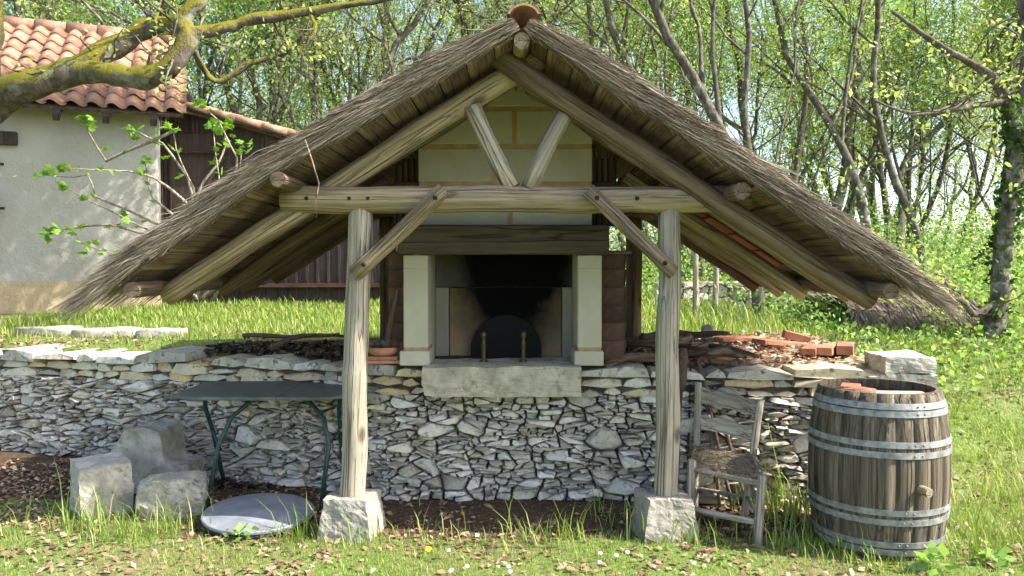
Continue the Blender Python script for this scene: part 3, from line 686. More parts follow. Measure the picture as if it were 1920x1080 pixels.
for z in (.79, .752, .60, .548, .257, .207, .088, .048):
    m = MB(); h = .0155; m.lathe([(brad(z - h) + .0008, z - h), (brad(z - h) + .005, z - h), (brad(z + h) + .005, z + h), (brad(z + h) + .0008, z + h)], 72, smooth=False); hp = m.build('hoop', M_hoop, bar, 0, T(BX, BY, 0))
    for da in (-.06, .06):
        a = R(-95) + da + z * .4; m = MB(); m.lathe([(.001, .004), (.005, .003), (.006, 0)], 8); m.build('rivet', M_hoop, hp, 0, Matrix.Translation((BX + (brad(z) + .005) * math.cos(a), BY + (brad(z) + .005) * math.sin(a), z)) @ Vector((math.cos(a), math.sin(a), 0)).to_track_quat('Z', 'Y').to_matrix().to_4x4())
m = MB(); m.lathe([(.001, .79), (.30, .79), (.30, .77)], 32); m.build('barrel_head', M_stave, bar, 0, T(BX, BY, 0))
a = R(-79); d = Vector((math.cos(a), math.sin(a), 0)); p = Vector((BX, BY, .375)) + d * (brad(.375) - .02); logo('bung', p, p + d * .075, .025, .023, M_log, bar)
def brick(name, size, mat, M, label, cat, group=None):
    m = MB(); m.box((0, 0, 0), size); o = m.build(name, mat, None, .004, M); return tag(o, label, cat, group)
brick('broken_tile', (.16, .10, .05), M_terra, T(BX - .13, BY - .05, .817, R(25)), 'thick terracotta piece at the left on the barrel top', 'tile', 'terracotta pieces on the barrel')
brick('broken_tile', (.10, .09, .045), M_terra, T(BX - .10, BY + .12, .815, R(-30), R(6)), 'small terracotta lump at the back on the barrel top', 'tile', 'terracotta pieces on the barrel')
brick('flat_tile', (.30, .20, .018), terra('pale_tile', (.5, .33, .23), (.58, .42, .31), (.62, .5, .4)), T(BX + .08, BY - .08, .808, R(-6), R(1.5)), 'pale flat tile lying across the barrel top', 'tile', 'terracotta pieces on the barrel')
brick('broken_tile', (.13, .03, .03), M_terra, T(BX - .04, BY - .17, .806, R(15)), 'narrow terracotta strip at the front on the barrel top', 'tile', 'terracotta pieces on the barrel')

# ------------------------------------------------------------------ ladder-back chair
ch = thing('ladder_back_chair', (1.2, 4.5, 0), 'worn bare-wood ladder-back chair with ragged straw seat beside the right post', 'chair')
FL, FR, RL, RR = Vector((1.005, 4.48, 0)), Vector((1.314, 4.22, 0)), Vector((1.12, 4.85, 0)), Vector((1.36, 4.64, 0))
tFL, tFR = FL + Vector((.02, .02, .395)), FR + Vector((.03, .02, .375)); tRL, tRR = Vector((1.155, 4.93, .775)), Vector((1.49, 4.74, .70))
for a, b, r in ((FL, tFL, .025), (FR, tFR, .025), (RL, tRL, .023), (RR, tRR, .023)): logo('leg', a - Vector((0, 0, .02)), b, r, r * .95, M_chair, ch, 10, .004, .05)
def on(a, b, z): return a.lerp(b, z / (b.z - a.z))
for zz, hh, s in ((.69, .10, .06), (.525, .085, .05)):
    a = on(RL, tRL, zz); b = on(RR, tRR, zz * .92); m = MB(); n = 10; V = []; F = []
    for i in range(n + 1):
        t = i / n; p = a.lerp(b, t) + Vector((.25, .97, 0)) * .045 * math.sin(math.pi * t); top = hh * (.45 + .35 * math.sin(math.pi * t) + .18 * math.cos(4 * math.pi * t))
        for dy in (-.010, .010): V += [p + Vector((0, dy, -hh * .4)), p + Vector((0, dy, top))]
    for i in range(n): b_ = i * 4; F += [(b_, b_ + 4, b_ + 5, b_ + 1), (b_ + 6, b_ + 2, b_ + 3, b_ + 7), (b_ + 1, b_ + 5, b_ + 7, b_ + 3), (b_ + 4, b_, b_ + 2, b_ + 6)]
    Ms = axisM(a, b); Mi_ = Ms.inverted(); me = mk('back_slat', [Mi_ @ v for v in V], F, M_chair); link('back_slat', me, ch, Ms)
sF = [on(FL, tFL, .345), on(FR, tFR, .33), on(RR, tRR, .36), on(RL, tRL, .375)]
for i in range(4): logo('seat_rail', sF[i], sF[(i + 1) % 4], .016, .016, M_chair, ch, 8, .003)
for z, i, j in ((.12, 0, 1), (.14, 0, 3), (.14, 1, 2), (.13, 3, 2), (.22, 1, 2), (.22, 0, 3)):
    pts = [(FL, tFL), (FR, tFR), (RR, tRR), (RL, tRL)]; logo('stretcher', on(*pts[i], z), on(*pts[j], z), .012 if (i, j) != (0, 1) else .018, .011 if (i, j) != (0, 1) else .018, M_chair, ch, 8, .003)
m = MB(); c = sum(sF, Vector()) / 4; V = [c + (p - c) * k_ + Vector((0, 0, z)) for k_, z in ((1.0, -.012), (1.04, .012), (.7, .022)) for p in sF]; m.add(V, [(0, 1, 5, 4), (1, 2, 6, 5), (2, 3, 7, 6), (3, 0, 4, 7), (4, 5, 9, 8), (5, 6, 10, 9), (6, 7, 11, 10), (7, 4, 8, 11), (8, 9, 10, 11), (3, 2, 1, 0)])
seat = m.build('straw_seat', M_straw, ch)
keep = (len(sv), len(sq)); sv, sq, st = [], [], []
for _ in range(900):
    a, b = random.random(), random.random(); p = sF[0].lerp(sF[1], a).lerp(sF[3].lerp(sF[2], a), b) + Vector((0, 0, .02)); d = (sF[1] - sF[0]) * random.choice((-1, 1)) if random.random() < .5 else (sF[3] - sF[0]) * random.choice((-1, 1))
    straw(p, d.normalized() + Vector((random.gauss(0, .3), random.gauss(0, .3), random.gauss(.03, .12))), random.uniform(.05, .13), .0017, random.uniform(0, .35), np.array((.30, .24, .16)) * random.uniform(.5, 1.3))
me = mk_np('loose_straw', np.array([tuple(v) for v in sv]), np.array(sq), M_straws, np.array(st)); o = link('loose_straw', me, seat); o['kind'] = 'stuff'

# ------------------------------------------------------------------ tools leaning behind the chair
bro = thing('broom', (1.0, 4.75, 0), 'old broom with dark bristle head up, leaning by the right post', 'broom')
logo('handle', (.985, 4.80, .0), (1.055, 4.93, .80), .013, .013, M_dlog, bro, 8, .004); m = MB(); m.tube([(0, 0, 0), (0, 0, .06), (0, 0, .2), (0, 0, .27)], [.03, .042, .045, .03], 10, squash=.55); m.build('bristle_head', M_bristle, bro, 0, axisM((1.05, 4.92, .72), (1.068, 4.95, .99)))
for p0, p1, r, lab in (((1.36, 4.86, 0), (1.17, 5.0, .92), .013, 'straight wooden tool handle crossing behind the chair, leaning left'), ((1.29, 4.9, 0), (1.21, 5.0, .80), .011, 'thin pale stick leaning on the wall behind the chair middle'),
                       ((1.09, 4.9, 0), (1.13, 5.02, .86), .008, 'slim dark iron rod leaning on the wall behind the chair left'), ((1.44, 4.84, 0), (1.27, 4.98, .74), .012, 'short brown tool handle leaning behind the chair right side')):
    tag(logo('tool_handle', p0, p1, r, r * .9, M_bolt if 'iron' in lab else M_dlog if 'brown' in lab or 'straight' in lab else M_log, None, 8, .006), lab, 'tool', 'tools leaning on the wall')

# ------------------------------------------------------------------ clutter on the terrace
for i in range(18):
    x = random.uniform(.80, 1.5); y = random.uniform(5.12, 5.7); z = H(x, y + .2) + .03 + .05 * random.random() + (.07 if i > 10 else 0); a = random.gauss(.2, .8); L = random.uniform(.2, .5); d = Vector((math.cos(a), math.sin(a), random.gauss(0, .12))) * L / 2; p = Vector((x, y, z))
    tag(logo('firewood_branch', p - d, p + d, random.uniform(.016, .034), random.uniform(.012, .026), M_dlog, None, 8, .03, .15), 'dark dead branch in the heap between fireplace and chair', 'firewood', 'heap of firewood on the wall')
for (x, y, dz, rz, ry, s, lab) in ((1.36, 5.25, .03, 12, 0, (.22, .09, .03), 'terracotta shard on the wall beside the firewood heap'), (1.80, 6.3, .03, 10, 0, (.36, .18, .03), 'flat terracotta tile farthest back on the right terrace'), (2.02, 6.0, .03, 18, 5, (.38, .17, .035), 'terracotta tile in the middle of the right terrace'),
        (2.12, 5.62, .04, 62, 0, (.34, .10, .05), 'leftmost of the three terracotta bricks near the corner block'), (2.23, 5.60, .045, 60, 0, (.34, .10, .055), 'middle of the three terracotta bricks near the corner block'), (2.35, 5.60, .05, 66, 0, (.32, .11, .065), 'rightmost terracotta brick nearest the corner block'), (2.20, 6.15, .05, -10, 14, (.2, .12, .06), 'tilted terracotta lump behind the three bricks')):
    brick('terracotta_tile', s, M_terra, T(x, y, H(x, y) + dz, R(rz), 0, R(ry)), lab, 'tile', 'terracotta on the right terrace')
for i, (w, h, z, lab) in enumerate(((.25, .022, .884, 'lowest red tile stacked left of the left pillar'), (.21, .022, .908, 'second orange tile in the stack left of the pillar'))):
    brick('stacked_tile', (w, .2, h), M_terra, T(-.83, 5.16, z, R(3 - 5 * i)), lab, 'tile', 'stack left of the fireplace')
m = MB(); m.lathe([(.001, .0), (.085, 0), (.10, .02), (.105, .05), (.095, .055), (.088, .02), (.001, .018)], 24); tag(m.build('clay_saucer', M_terra, None, 0, T(-.83, 5.16, .921)), 'round clay dish on the tile stack left of the pillar', 'dish')
m = MB(); m.tube([(0, 0, 0), (.19, 0, 0)], .028, 12, cap=False); m.tube([(.19, 0, 0), (0, 0, 0)], .021, 12, cap=False); tag(m.build('clay_pipe', M_slat, None, 0, T(-.92, 5.13, 1.0, R(-6))), 'short brown clay pipe lying on top of the clay dish', 'pipe')
tag(plank('leaning_batten', (-.83, 5.1, .9), (-.735, 5.11, 1.35), .03, .02, M_dlog, None, (0, 1, 0)), 'thin wooden batten leaning against the shingles left of the pillar', 'batten')
for (a, b, r, lab) in (((-2.1, 6.2, .95), (-1.2, 6.05, .97), .018, 'long dead branch lying on the left terrace behind the table'), ((-1.75, 5.75, .90), (-1.35, 6.15, .99), .022, 'short forked branch slanting up on the left terrace')): tag(logo('fallen_branch', a, b, r, r * .6, M_dlog, None, 8, .03, .1), lab, 'branch')
for i, (x, y, s, lab) in enumerate(((-4.1, 7.05, .5, 'pale flat rock at the far left of the terrace grass'), (-3.55, 7.0, .55, 'long pale flat rock, second from left on the terrace'), (-3.05, 6.95, .38, 'pale flat rock nearest the thatch on the left terrace'))):
    tag(link('flat_rock', rock_mesh('flat_rock', (s, .22, .1), M_block, 4, .2, .02, 5, i * 4), None, T(x, y, H(x, y) + .02, R(8 * i - 8))), lab, 'rock', 'flat rocks on the terrace')
tag(link('pale_rock', rock_mesh('pale_rock', (.11, .10, .13), M_block, 4, .4, .02, 8, 5), None, T(1.58, 6.4, H(1.58, 6.4) + .06)), 'small upright white rock on the terrace behind the right post', 'rock')

# ------------------------------------------------------------------ house with tiled roof, barn
A = R(21.5); DH = Vector((math.cos(A), math.sin(A), 0)); NH = Vector((-math.sin(A), math.cos(A), 0)); C0 = Vector((-4.3, 9.72, 1.0))
house = thing('stone_house', C0, 'pale rendered house with red canal-tile roof at far left', 'house')
MH = Matrix((DH, NH, Vector((0, 0, 1)))).transposed().to_4x4(); MH.translation = C0     # local: x along the facade, y back, z up
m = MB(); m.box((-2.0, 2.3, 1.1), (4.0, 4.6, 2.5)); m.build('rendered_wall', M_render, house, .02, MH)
ez, sl = 2.33, R(32.5); rows, cols = 8, 20; TW, TL = .21, .33
V = []; F = []; npf = 9; prof = []
for i in range(npf):
    t = i / (npf - 1); prof.append((t * TW * 1.12, .045 * math.sin(math.pi * min(1, t / .62)) if t < .62 else -.022 * math.sin(math.pi * (t - .62) / .38)))
for y in (0, TL * 1.22):
    for off in (0, -.014):
        for x, z in prof: V.append((x, y, z + off + (.0 if y == 0 else -.012)))
for i in range(npf - 1): F += [(i, i + 1, 2 * npf + i + 1, 2 * npf + i), (npf + i + 1, npf + i, 3 * npf + i, 3 * npf + i + 1), (i + 1, i, npf + i, npf + i + 1)]
tme = mk('tile', V, F, M_tile, True)
roofm = MB(); roofm.box((-2.1 , (rows * TL) / 2, -.05), (4.54, rows * TL + .05, .03)); MR = MH @ Matrix.Translation((.12, -.32, ez)) @ Matrix.Rotation(sl, 4, 'X')
roof = roofm.build('roof', M_slat, house, 0, MR)
for r in range(rows):
    for c in range(cols):
        link('tile', tme, roof, MR @ Matrix.Translation((.18 - (c + 1) * TW + random.gauss(0, .004), r * TL, .012 + random.gauss(0, .003))) @ Matrix.Rotation(R(-2.2 + random.gauss(0, .5)), 4, 'X') @ Matrix.Rotation(random.gauss(0, .012), 4, 'Z'))
for c in range(11):
    m = MB(); m.tube([(0, 0, 0), (.42, 0, 0)], [.10, .085], 10, True); m.build('ridge_tile', M_tile, roof, 0, MR @ Matrix.Translation((.2 - (c + 1) * .38, rows * TL + .02, .0)))
for c in range(8): m = MB(); m.box((0, .12, -.10), (.07, .5, .09)); m.build('rafter_end', M_barn, roof, .004, MR @ Matrix.Translation((-.15 - c * .5, -.02, 0)))
m = MB(); m.box((-1.72, -.03, 1.95), (.5, .08, .15)); m.build('lintel', M_barn, house, .006, MH)
sh = MB(); sh.box((-1.92, -.02, 1.1), (.4, .06, 1.5)); sh = sh.build('shutter', M_barn, house, .006, MH)
for z in (1.65, 1.15): m = MB(); m.box((-1.75, -.065, z), (.3, .012, .03)); m.build('strap_hinge', M_bolt, sh, 0, MH)
YB = 10.35
barn = thing('wooden_barn', (-3, YB, 1.0), 'dark brown board-and-batten barn behind the left side of the shelter', 'barn')
def vz(x): return 3.47 - .272 * (x + 4.1)
for i in range(23):
    x0 = -4.62 + i * .14; m = MB(); m.prism([(x0, .9), (x0 + .137, .9), (x0 + .137, vz(x0 + .137) - .03), (x0, vz(x0) - .03)], YB, YB + .025); m.build('board', M_barn, barn)
    plank('cover_batten', (x0, YB - .012, .95), (x0, YB - .012, vz(x0) - .06), .035, .022, M_barn, barn, (0, 1, 0), 0)
plank('bottom_rail', (-4.4, YB - .04, 1.245), (-1.42, YB - .04, 1.245), .13, .05, M_rail, barn, (0, 0, 1))
m = MB(); m.prism([(-4.2, vz(-4.2) + .0), (-1.3, vz(-1.3) + .0), (-1.3, vz(-1.3) + .05), (-4.2, vz(-4.2) + .05)], YB - .22, YB + 3.2); rb = m.build('barn_roof', M_slat, barn)
for i in range(9):
    x0 = -4.2 + i * .33; s = math.atan(.272); m = MB(); m.tube([(0, 0, 0), (.38, 0, 0)], [.045, .055], 10); m.build('verge_tile', M_tile, rb, 0, T(x0, YB - .18, vz(x0) + .055, 0, 0, s))
    for c in range(1, 6): m = MB(); m.tube([(0, 0, 0), (.38, 0, 0)], [.075, .085], 8); m.build('roof_tile', M_tile, rb, 0, T(x0, YB - .18 + c * .24, vz(x0) + .055, 0, 0, s))
dr = plank('barn_door', (-4.02, YB - .03, 1.45), (-4.02, YB - .03, 3.2), .78, .03, M_barn, barn, (0, 1, 0))
for p, q in (((-4.38, YB - .06, 1.8), (-3.66, YB - .06, 1.8)), ((-4.38, YB - .06, 2.95), (-3.66, YB - .06, 2.95)), ((-4.36, YB - .058, 1.86), (-3.68, YB - .058, 2.9))): plank('door_brace', p, q, .10, .025, M_barn, dr, (0, 0, 1))
plank('corner_board', (-4.57, YB - .03, .95), (-4.57, YB - .03, 3.5), .12, .04, M_barn, barn, (0, 1, 0))

# ------------------------------------------------------------------ vegetation helpers
def leaf_mesh(name, P, size, cols, mat, up=.4, seed=0, aspect=.55):
    """one kite-shaped leaf at every point"""
    r = np.random.default_rng(seed); n = len(P); P = np.asarray(P, float)
    d = r.normal(size=(n, 3)); d /= np.linalg.norm(d, axis=1)[:, None]; nrm = r.normal(size=(n, 3)); nrm[:, 2] += up * 2; u = np.cross(nrm, d); u /= np.linalg.norm(u, axis=1)[:, None] + 1e-9
    L = (size * r.uniform(.6, 1.35, n))[:, None]; w = L * aspect
    V = np.stack([P, P + d * L * .5 + u * w * .5, P + d * L, P + d * L * .5 - u * w * .5], 1).reshape(-1, 3)
    Q = np.arange(4 * n).reshape(n, 4); cols = np.asarray(cols); c = cols[r.integers(len(cols), size=n)] * r.uniform(.75, 1.25, (n, 1))
    return mk_np(name, V, Q, mat, np.repeat(c, 4, 0))
def grow(seed, h, r0, lean=(0, 0), fork=.5, crook=.22, lv=3, n1=9, spread=1.0, first=.3):
    rd = random.Random(seed); tubes = []; tips = []
    def br(p, d, L, r, l):
        n = max(3, int(L / (.45 if l == 0 else .3 if l == 1 else .2))); n = min(n, 18); path = [p.copy()]; rad = [r]; st_ = L / n
        for i in range(n):
            d = (d + Vector((rd.gauss(0, crook), rd.gauss(0, crook), rd.gauss(0, crook * .6) + (.05 if l else .07)))).normalized(); p = p + d * st_
            path.append(p.copy()); rad.append(r * (1 - (.72 if l == 0 else .8) * (i + 1) / n))
        tubes.append((path, rad, (7, 5, 4, 3)[min(l, 3)]))
        if l >= 2 or L < 1.0: tips.extend(path[1:])
        elif l == 1: tips.extend(path[-3:])
        if l < lv:
            k = (n1, 6, 4)[min(l, 2)]
            for j in range(k):
                t = first + (1 - first) * (j + rd.random()) / k if l == 0 else .25 + .75 * (j + rd.random()) / k
                i = min(n - 1, int(t * n)); q = path[i].lerp(path[i + 1], t * n - i); dd = (path[i + 1] - path[i]).normalized(); az = rd.uniform(0, 6.28); a = rd.uniform(.5, 1.05) * spread
                o = dd.orthogonal().normalized(); o = Matrix.Rotation(az, 3, dd) @ o; nd = dd * math.cos(a) + o * math.sin(a)
                br(q, nd, L * rd.uniform(.32, .52) * (1 if l else (1.15 - .5 * t)), rad[i] * rd.uniform(.4, .62), l + 1)
    br(Vector((0, 0, -.15)), Vector((lean[0], lean[1], 1)).normalized(), h, r0, 0)
    return tubes, tips
def tree_meshes(key, seed, h, r0, nleaf, lsize, cols, bark, **kw):
    tubes, tips = grow(seed, h, r0, **kw); m = MB()
    for path, rad, s in tubes: m.tube(path, rad, s, cap=False)
    r = np.random.default_rng(seed); tp = np.array([tuple(t) for t in tips]); P = tp[r.integers(len(tp), size=nleaf)] + r.normal(0, .11, (nleaf, 3))
    return m.mesh('trunk', bark), leaf_mesh('crown', P, lsize, cols, M_leaf, .4, seed), m, P
YG = [(.50, .55, .20), (.43, .52, .17), (.56, .59, .26), (.38, .48, .15)]; GR = [(.31, .47, .14), (.36, .52, .17), (.26, .42, .12), (.42, .55, .19)]
protos = {}
for key, a in {'oak': (21, 9, .105, 7500, .048, YG, dict(crook=.24, n1=10, lean=(.1, 0), first=.28)), 'oak2': (34, 9.5, .095, 6800, .047, YG, dict(crook=.27, n1=10, lean=(-.18, .05), first=.25)), 'pole': (45, 10, .08, 6200, .047, YG, dict(crook=.11, n1=12, first=.2, spread=.8)),
               'pole2': (57, 10, .065, 7200, .05, GR, dict(crook=.12, n1=12, lean=(.12, 0), first=.15)), 'leafy': (63, 6, .055, 13000, .06, GR, dict(crook=.15, n1=14, first=.08)), 'arch': (71, 8.5, .085, 5400, .045, YG, dict(crook=.2, n1=11, lean=(-.2, -.05), first=.3))}.items():
    protos[key] = tree_meshes(key, a[0], a[1], a[2], a[3], a[4], a[5], M_bark, **a[6])
def plant_tree(name, key, px, D, label, s=1.0, rz=None, group='trees of the wood behind the shelter'):
    x = (px - 960) / 1493 * D; z = H(x, D); rz = random.uniform(0, 6.28) if rz is None else rz
    t = thing(name, (x, D, z), label, 'tree', group); M = T(x, D, z, rz) @ Matrix.Scale(s, 4)
    link('trunk', protos[key][0], t, M); link('crown', protos[key][1], t, M); return t
TREES = [('oak_tree', 'oak', 392, 13.0, 'thick leaning oak just right of the tiled house roof', 1.0), ('oak_tree', 'oak2', 432, 13.8, 'second crooked oak right of the tiled house roof', 1.05), ('slender_tree', 'pole', 500, 14, 'slim straight tree above the barn roof edge', 1.0),
 ('leafy_tree', 'leafy', 545, 15.5, 'bright green leafy sapling above the low end of the barn roof', 1.2), ('oak_tree', 'oak', 628, 14.5, 'mossy twin-leaning oak above the middle of the left thatch', .95), ('slender_tree', 'pole2', 672, 15.5, 'slim dark trunk right of the mossy oak over the left thatch', 1.0), ('leafy_tree', 'leafy', 470, 18, 'full green tree filling the gap right of the house', 1.4),
 ('oak_tree', 'oak2', 760, 16, 'spreading oak left of the small chimney cap', 1.0), ('oak_tree', 'arch', 850, 17, 'arching oak directly behind the chimney cap', 1.05), ('slender_tree', 'pole', 200, 16, 'tall bare trunk rising behind the tiled house ridge', 1.1), ('leafy_tree', 'leafy', 90, 15, 'green tree crown over the house ridge at far left', 1.3), ('leafy_tree', 'leafy', 300, 17.5, 'pale green tree crown over the right end of the house ridge', 1.35),
 ('oak_tree', 'oak', 1105, 15, 'yellow-green oak just right of the thatch ridge', 1.0), ('slender_tree', 'pole2', 1190, 14, 'first slim tree right of the ridge above the right thatch', 1.0), ('oak_tree', 'oak2', 1262, 16.5, 'crooked oak above the upper third of the right thatch', 1.0), ('slender_tree', 'pole', 1318, 12.5, 'grey upright trunk over the middle of the right thatch', 1.0), ('leafy_tree', 'leafy', 1370, 14.5, 'bushy bright green sapling over the middle of the right thatch', 1.15),
 ('oak_tree', 'arch', 1418, 13, 'crooked dark oak with a forked stem over the right thatch', 1.05), ('slender_tree', 'pole2', 1470, 13.5, 'slim leaning tree above the lower right thatch', 1.0), ('oak_tree', 'oak', 1530, 15, 'tall oak behind the lower third of the right thatch', 1.05), ('leafy_tree', 'leafy', 1585, 16, 'green leafy tree behind the low end of the right thatch', 1.2), ('slender_tree', 'pole', 1640, 12, 'pale straight trunk above the right eave tip', .95),
 ('oak_tree', 'arch', 1700, 13.5, 'left-arching oak just right of the thatch eave', 1.0), ('slender_tree', 'pole2', 1750, 12.5, 'slim tree leaning right beyond the eave tip', 1.0), ('oak_tree', 'oak2', 1805, 14.5, 'crooked oak left of the ivy-clad trunk', 1.0), ('leafy_tree', 'leafy', 1840, 17, 'green tree far behind the ivy-clad trunk', 1.3), ('slender_tree', 'pole', 1425, 9.0, 'dark short-set trunk under the right eave beyond the terrace', .9), ('slender_tree', 'pole2', 1480, 10.0, 'thin dark trunk beside the low thatched hutch', .85)]
for i, (n, key, px, D, lab, s) in enumerate(TREES): plant_tree(n, key, px, D, lab, s)
# ivy-clad tree at right
def custom_tree(name, paths, label, bark, leaves, cat='tree', twigs=14, lsize=.06, cols=YG, ivy=None, seed=3, tw=(.4, 1.1)):
    b = Vector(paths[0][0][0]); t = thing(name, b, label, cat); rd = random.Random(seed); tips = []
    for pi, (path, rad) in enumerate(paths):
        P = [Vector(p) for p in path]; Q = []; RR_ = []
        for i in range(len(P) - 1):
            a = P[max(0, i - 1)]; b0 = P[i]; c = P[i + 1]; d = P[min(len(P) - 1, i + 2)]
            for k in range(6):
                t_ = k / 6; q = .5 * ((2 * b0) + (c - a) * t_ + (2 * a - 5 * b0 + 4 * c - d) * t_ ** 2 + (3 * b0 - a - 3 * c + d) * t_ ** 3); r = rad[i] + (rad[i + 1] - rad[i]) * t_
                Q.append(q + noise.noise_vector(q * 4) * r * .35); RR_.append(r * (1 + .16 * noise.noise(q * 6)))
        Q.append(P[-1]); RR_.append(rad[-1]); m = MB(); m.tube(Q, RR_, 12)
        V2 = []
        for v in m.V: v = Vector(v); V2.append(v + noise.noise_vector(v * 11) * .016 + noise.noise_vector(v * 27) * .008)
        m.V = V2; m.build('trunk' if pi == 0 else 'limb', bark, t)
        for k in range(twigs if pi else twigs // 2):
            i = rd.randrange(len(Q) // 4, len(Q) - 1); d = Vector((rd.gauss(0, 1), rd.gauss(0, 1), rd.gauss(.4, .7))).normalized(); tb = MB(); p = Q[i].copy(); path2 = [p]; L = rd.uniform(*tw)
            for s in range(6): d = (d + Vector((rd.gauss(0, .3), rd.gauss(0, .3), rd.gauss(.03, .25)))).normalized(); p = p + d * L / 6; path2.append(p); 
            tips += path2[2:]; tb.tube(path2, [max(.003, min(.014, RR_[i] * .3) * (1 - s / 7.5)) for s in range(7)], 5); tb.build('twig', M_bark, t)
    r = np.random.default_rng(seed); tp = np.array([tuple(q) for q in tips]); P = tp[r.integers(len(tp), size=leaves)] + r.normal(0, .05, (leaves, 3))
    link('crown', leaf_mesh('crown', P, lsize, cols, M_leaf, .4, seed), t)
    if ivy is not None: link('ivy', leaf_mesh('ivy', ivy, .06, [(.03, .075, .018), (.05, .11, .025), (.07, .14, .03)], M_leaf, .2, 4, .9), t)
    return t
g0 = at(1868, 668, 7.6); pth = [Vector((g0.x - .05, 7.6, H(g0.x, 7.6) - .1)), at(1872, 560, 7.6), at(1888, 400, 7.6), at(1905, 280, 7.6), at(1890, 190, 7.6), at(1840, 130, 7.55), at(1760, 85, 7.5), at(1670, 20, 7.5)]
r = np.random.default_rng(9); iv = []
for _ in range(900):
    i = r.integers(0, 4); p = pth[i].lerp(pth[i + 1], r.random()); v = r.normal(size=3); v /= np.linalg.norm(v); iv.append(np.array(p) + v * .09 * r.uniform(.8, 1.5))
custom_tree('ivy_clad_tree', [(pth, [.125, .09, .075, .065, .055, .04, .028, .012]), ([pth[3], at(1915, 200, 7.7), at(1925, 60, 7.8), at(1900, -60, 7.9)], [.07, .06, .05, .04]), ([pth[4], at(1800, 200, 7.4), at(1720, 215, 7.2), at(1640, 190, 7.1)], [.04, .03, .02, .008]), ([pth[1], at(1830, 590, 7.5), at(1800, 560, 7.45), at(1775, 565, 7.4)], [.045, .03, .02, .01])],
            'dark ivy-clad trunk curving up the right edge of the picture', M_bark, 1500, ivy=np.array(iv), seed=12)
# mossy oak reaching in at upper left
D0 = 6.6; base = at(-105, 600, D0); base = Vector((base.x, D0, H(base.x, D0) - .1))
custom_tree('mossy_oak', [([base, at(-100, 400, D0), at(-85, 250, D0), at(-62, 120, D0), at(-48, 0, D0), at(-40, -120, D0)], [.27, .25, .24, .23, .23, .2]),
   ([at(-80, 250, D0), at(0, 190, D0 - .05), at(65, 155, D0 - .1), at(140, 128, D0 - .1), at(205, 95, D0), at(255, 62, D0 + .1), at(310, 50, D0 + .15), at(355, 62, D0 + .2), at(415, 52, D0 + .3), at(480, 36, D0 + .4), at(585, 20, D0 + .5), at(740, -5, D0 + .6)], [.15, .135, .12, .115, .095, .085, .075, .06, .055, .05, .04, .022]),
   ([at(130, 132, D0 - .1), at(215, 140, D0 - .2), at(280, 142, D0 - .25), at(325, 115, D0 - .25), at(356, 75, D0 - .2), at(345, 35, D0 - .15), at(375, -5, D0 - .1), at(390, -60, D0)], [.095, .09, .085, .08, .075, .068, .062, .05]),
   ([at(350, 62, D0 + .2), at(400, 150, D0 + .4), at(470, 118, D0 + .5), at(540, 96, D0 + .55), at(580, 50, D0 + .5)], [.03, .026, .024, .02, .012]), ([Vector((-4.7, D0, 4.3)), Vector((-4.2, 7.4, 4.75)), Vector((-3.4, 8.2, 5.05)), Vector((-2.6, 8.8, 5.2)), Vector((-1.7, 9.1, 5.3))], [.1, .08, .06, .045, .02]), ([Vector((-3.6, 8.0, 5.0)), Vector((-3.1, 8.9, 5.2)), Vector((-2.5, 9.6, 5.5))], [.05, .04, .015]), ([at(580, 20, D0 + .5), at(590, 60, D0 + .45), at(572, 90, D0 + .4), at(566, 130, D0 + .4)], [.022, .018, .014, .006])],  # the two high limbs here are unseen, added to shade the house wall
   'great mossy oak limb reaching across the tiled roof from upper left', M_limb, 1500, twigs=15, lsize=.05, seed=5, tw=(.25, .8))
oak = [o for o in bpy.data.objects if o.name.startswith('mossy_oak')][0]; r = np.random.default_rng(31); P = r.normal(0, 1, (12500, 3)) * [.95, .5, .6] + [-2.5, 8.45, 5.7]; P = P[P[:, 2] > 1.62 + .335 * P[:, 1]]
link('crown', leaf_mesh('crown', P, .085, YG, M_leaf, .4, 8), oak)  # unseen leaf cloud added overhead to cast shade on the house wall
# fig in front of the house
fig = thing('fig_tree', (-3.1, 8.0, H(-3.1, 8.0)), 'young fig with fresh green leaves before the rendered house wall', 'fig tree'); DF = 8.0
fp = [[(372, 560), (368, 430), (362, 350), (325, 280), (318, 240), (152, 0)][:5], [(372, 560), (350, 440), (250, 400), (180, 370), (165, 330), (80, 328)], [(380, 560), (410, 500), (440, 440), (600, 360), (655, 330), (650, 280)][:3] + [(450, 330), (455, 270)], [(372, 540), (330, 480), (280, 430), (230, 410), (120, 350)], [(366, 420), (350, 330), (300, 270), (262, 245), (240, 245)],
      [(380, 560), (440, 420), (445, 300), (410, 220), (375, 190)], [(400, 560), (480, 420), (500, 380), (520, 300)][:2] + [(420, 380), (400, 240)], [(362, 380), (400, 320), (425, 270), (425, 235)], [(372, 560), (300, 500), (240, 480), (165, 462)], [(366, 470), (240, 430), (150, 420), (85, 440)], [(318, 250), (200, 300), (160, 245), (155, 222)], [(366, 400), (290, 330), (215, 318), (110, 320)], [(366, 440), (285, 370), (270, 300)]]
lp = []
for i, p in enumerate(fp):
    P = [at(x - 0, y, DF + .25 * math.sin(i * 2.1) * j / len(p)) for j, (x, y) in enumerate(p)]; Q = []
    for a, b in zip(P[:-1], P[1:]): Q += [a.lerp(b, t) + noise.noise_vector((a.lerp(b, t)) * 3) * .05 for t in (0, .33, .66)]
    Q.append(P[-1]); m = MB(); n = len(Q); m.tube(Q, [.018 * (1 - .75 * k / (n - 1)) for k in range(n)], 6); m.build('stem', M_post, fig); lp += [(P[-1], 7)] + [(Q[int(n * f)], 2) for f in (.45, .6, .75, .88)]
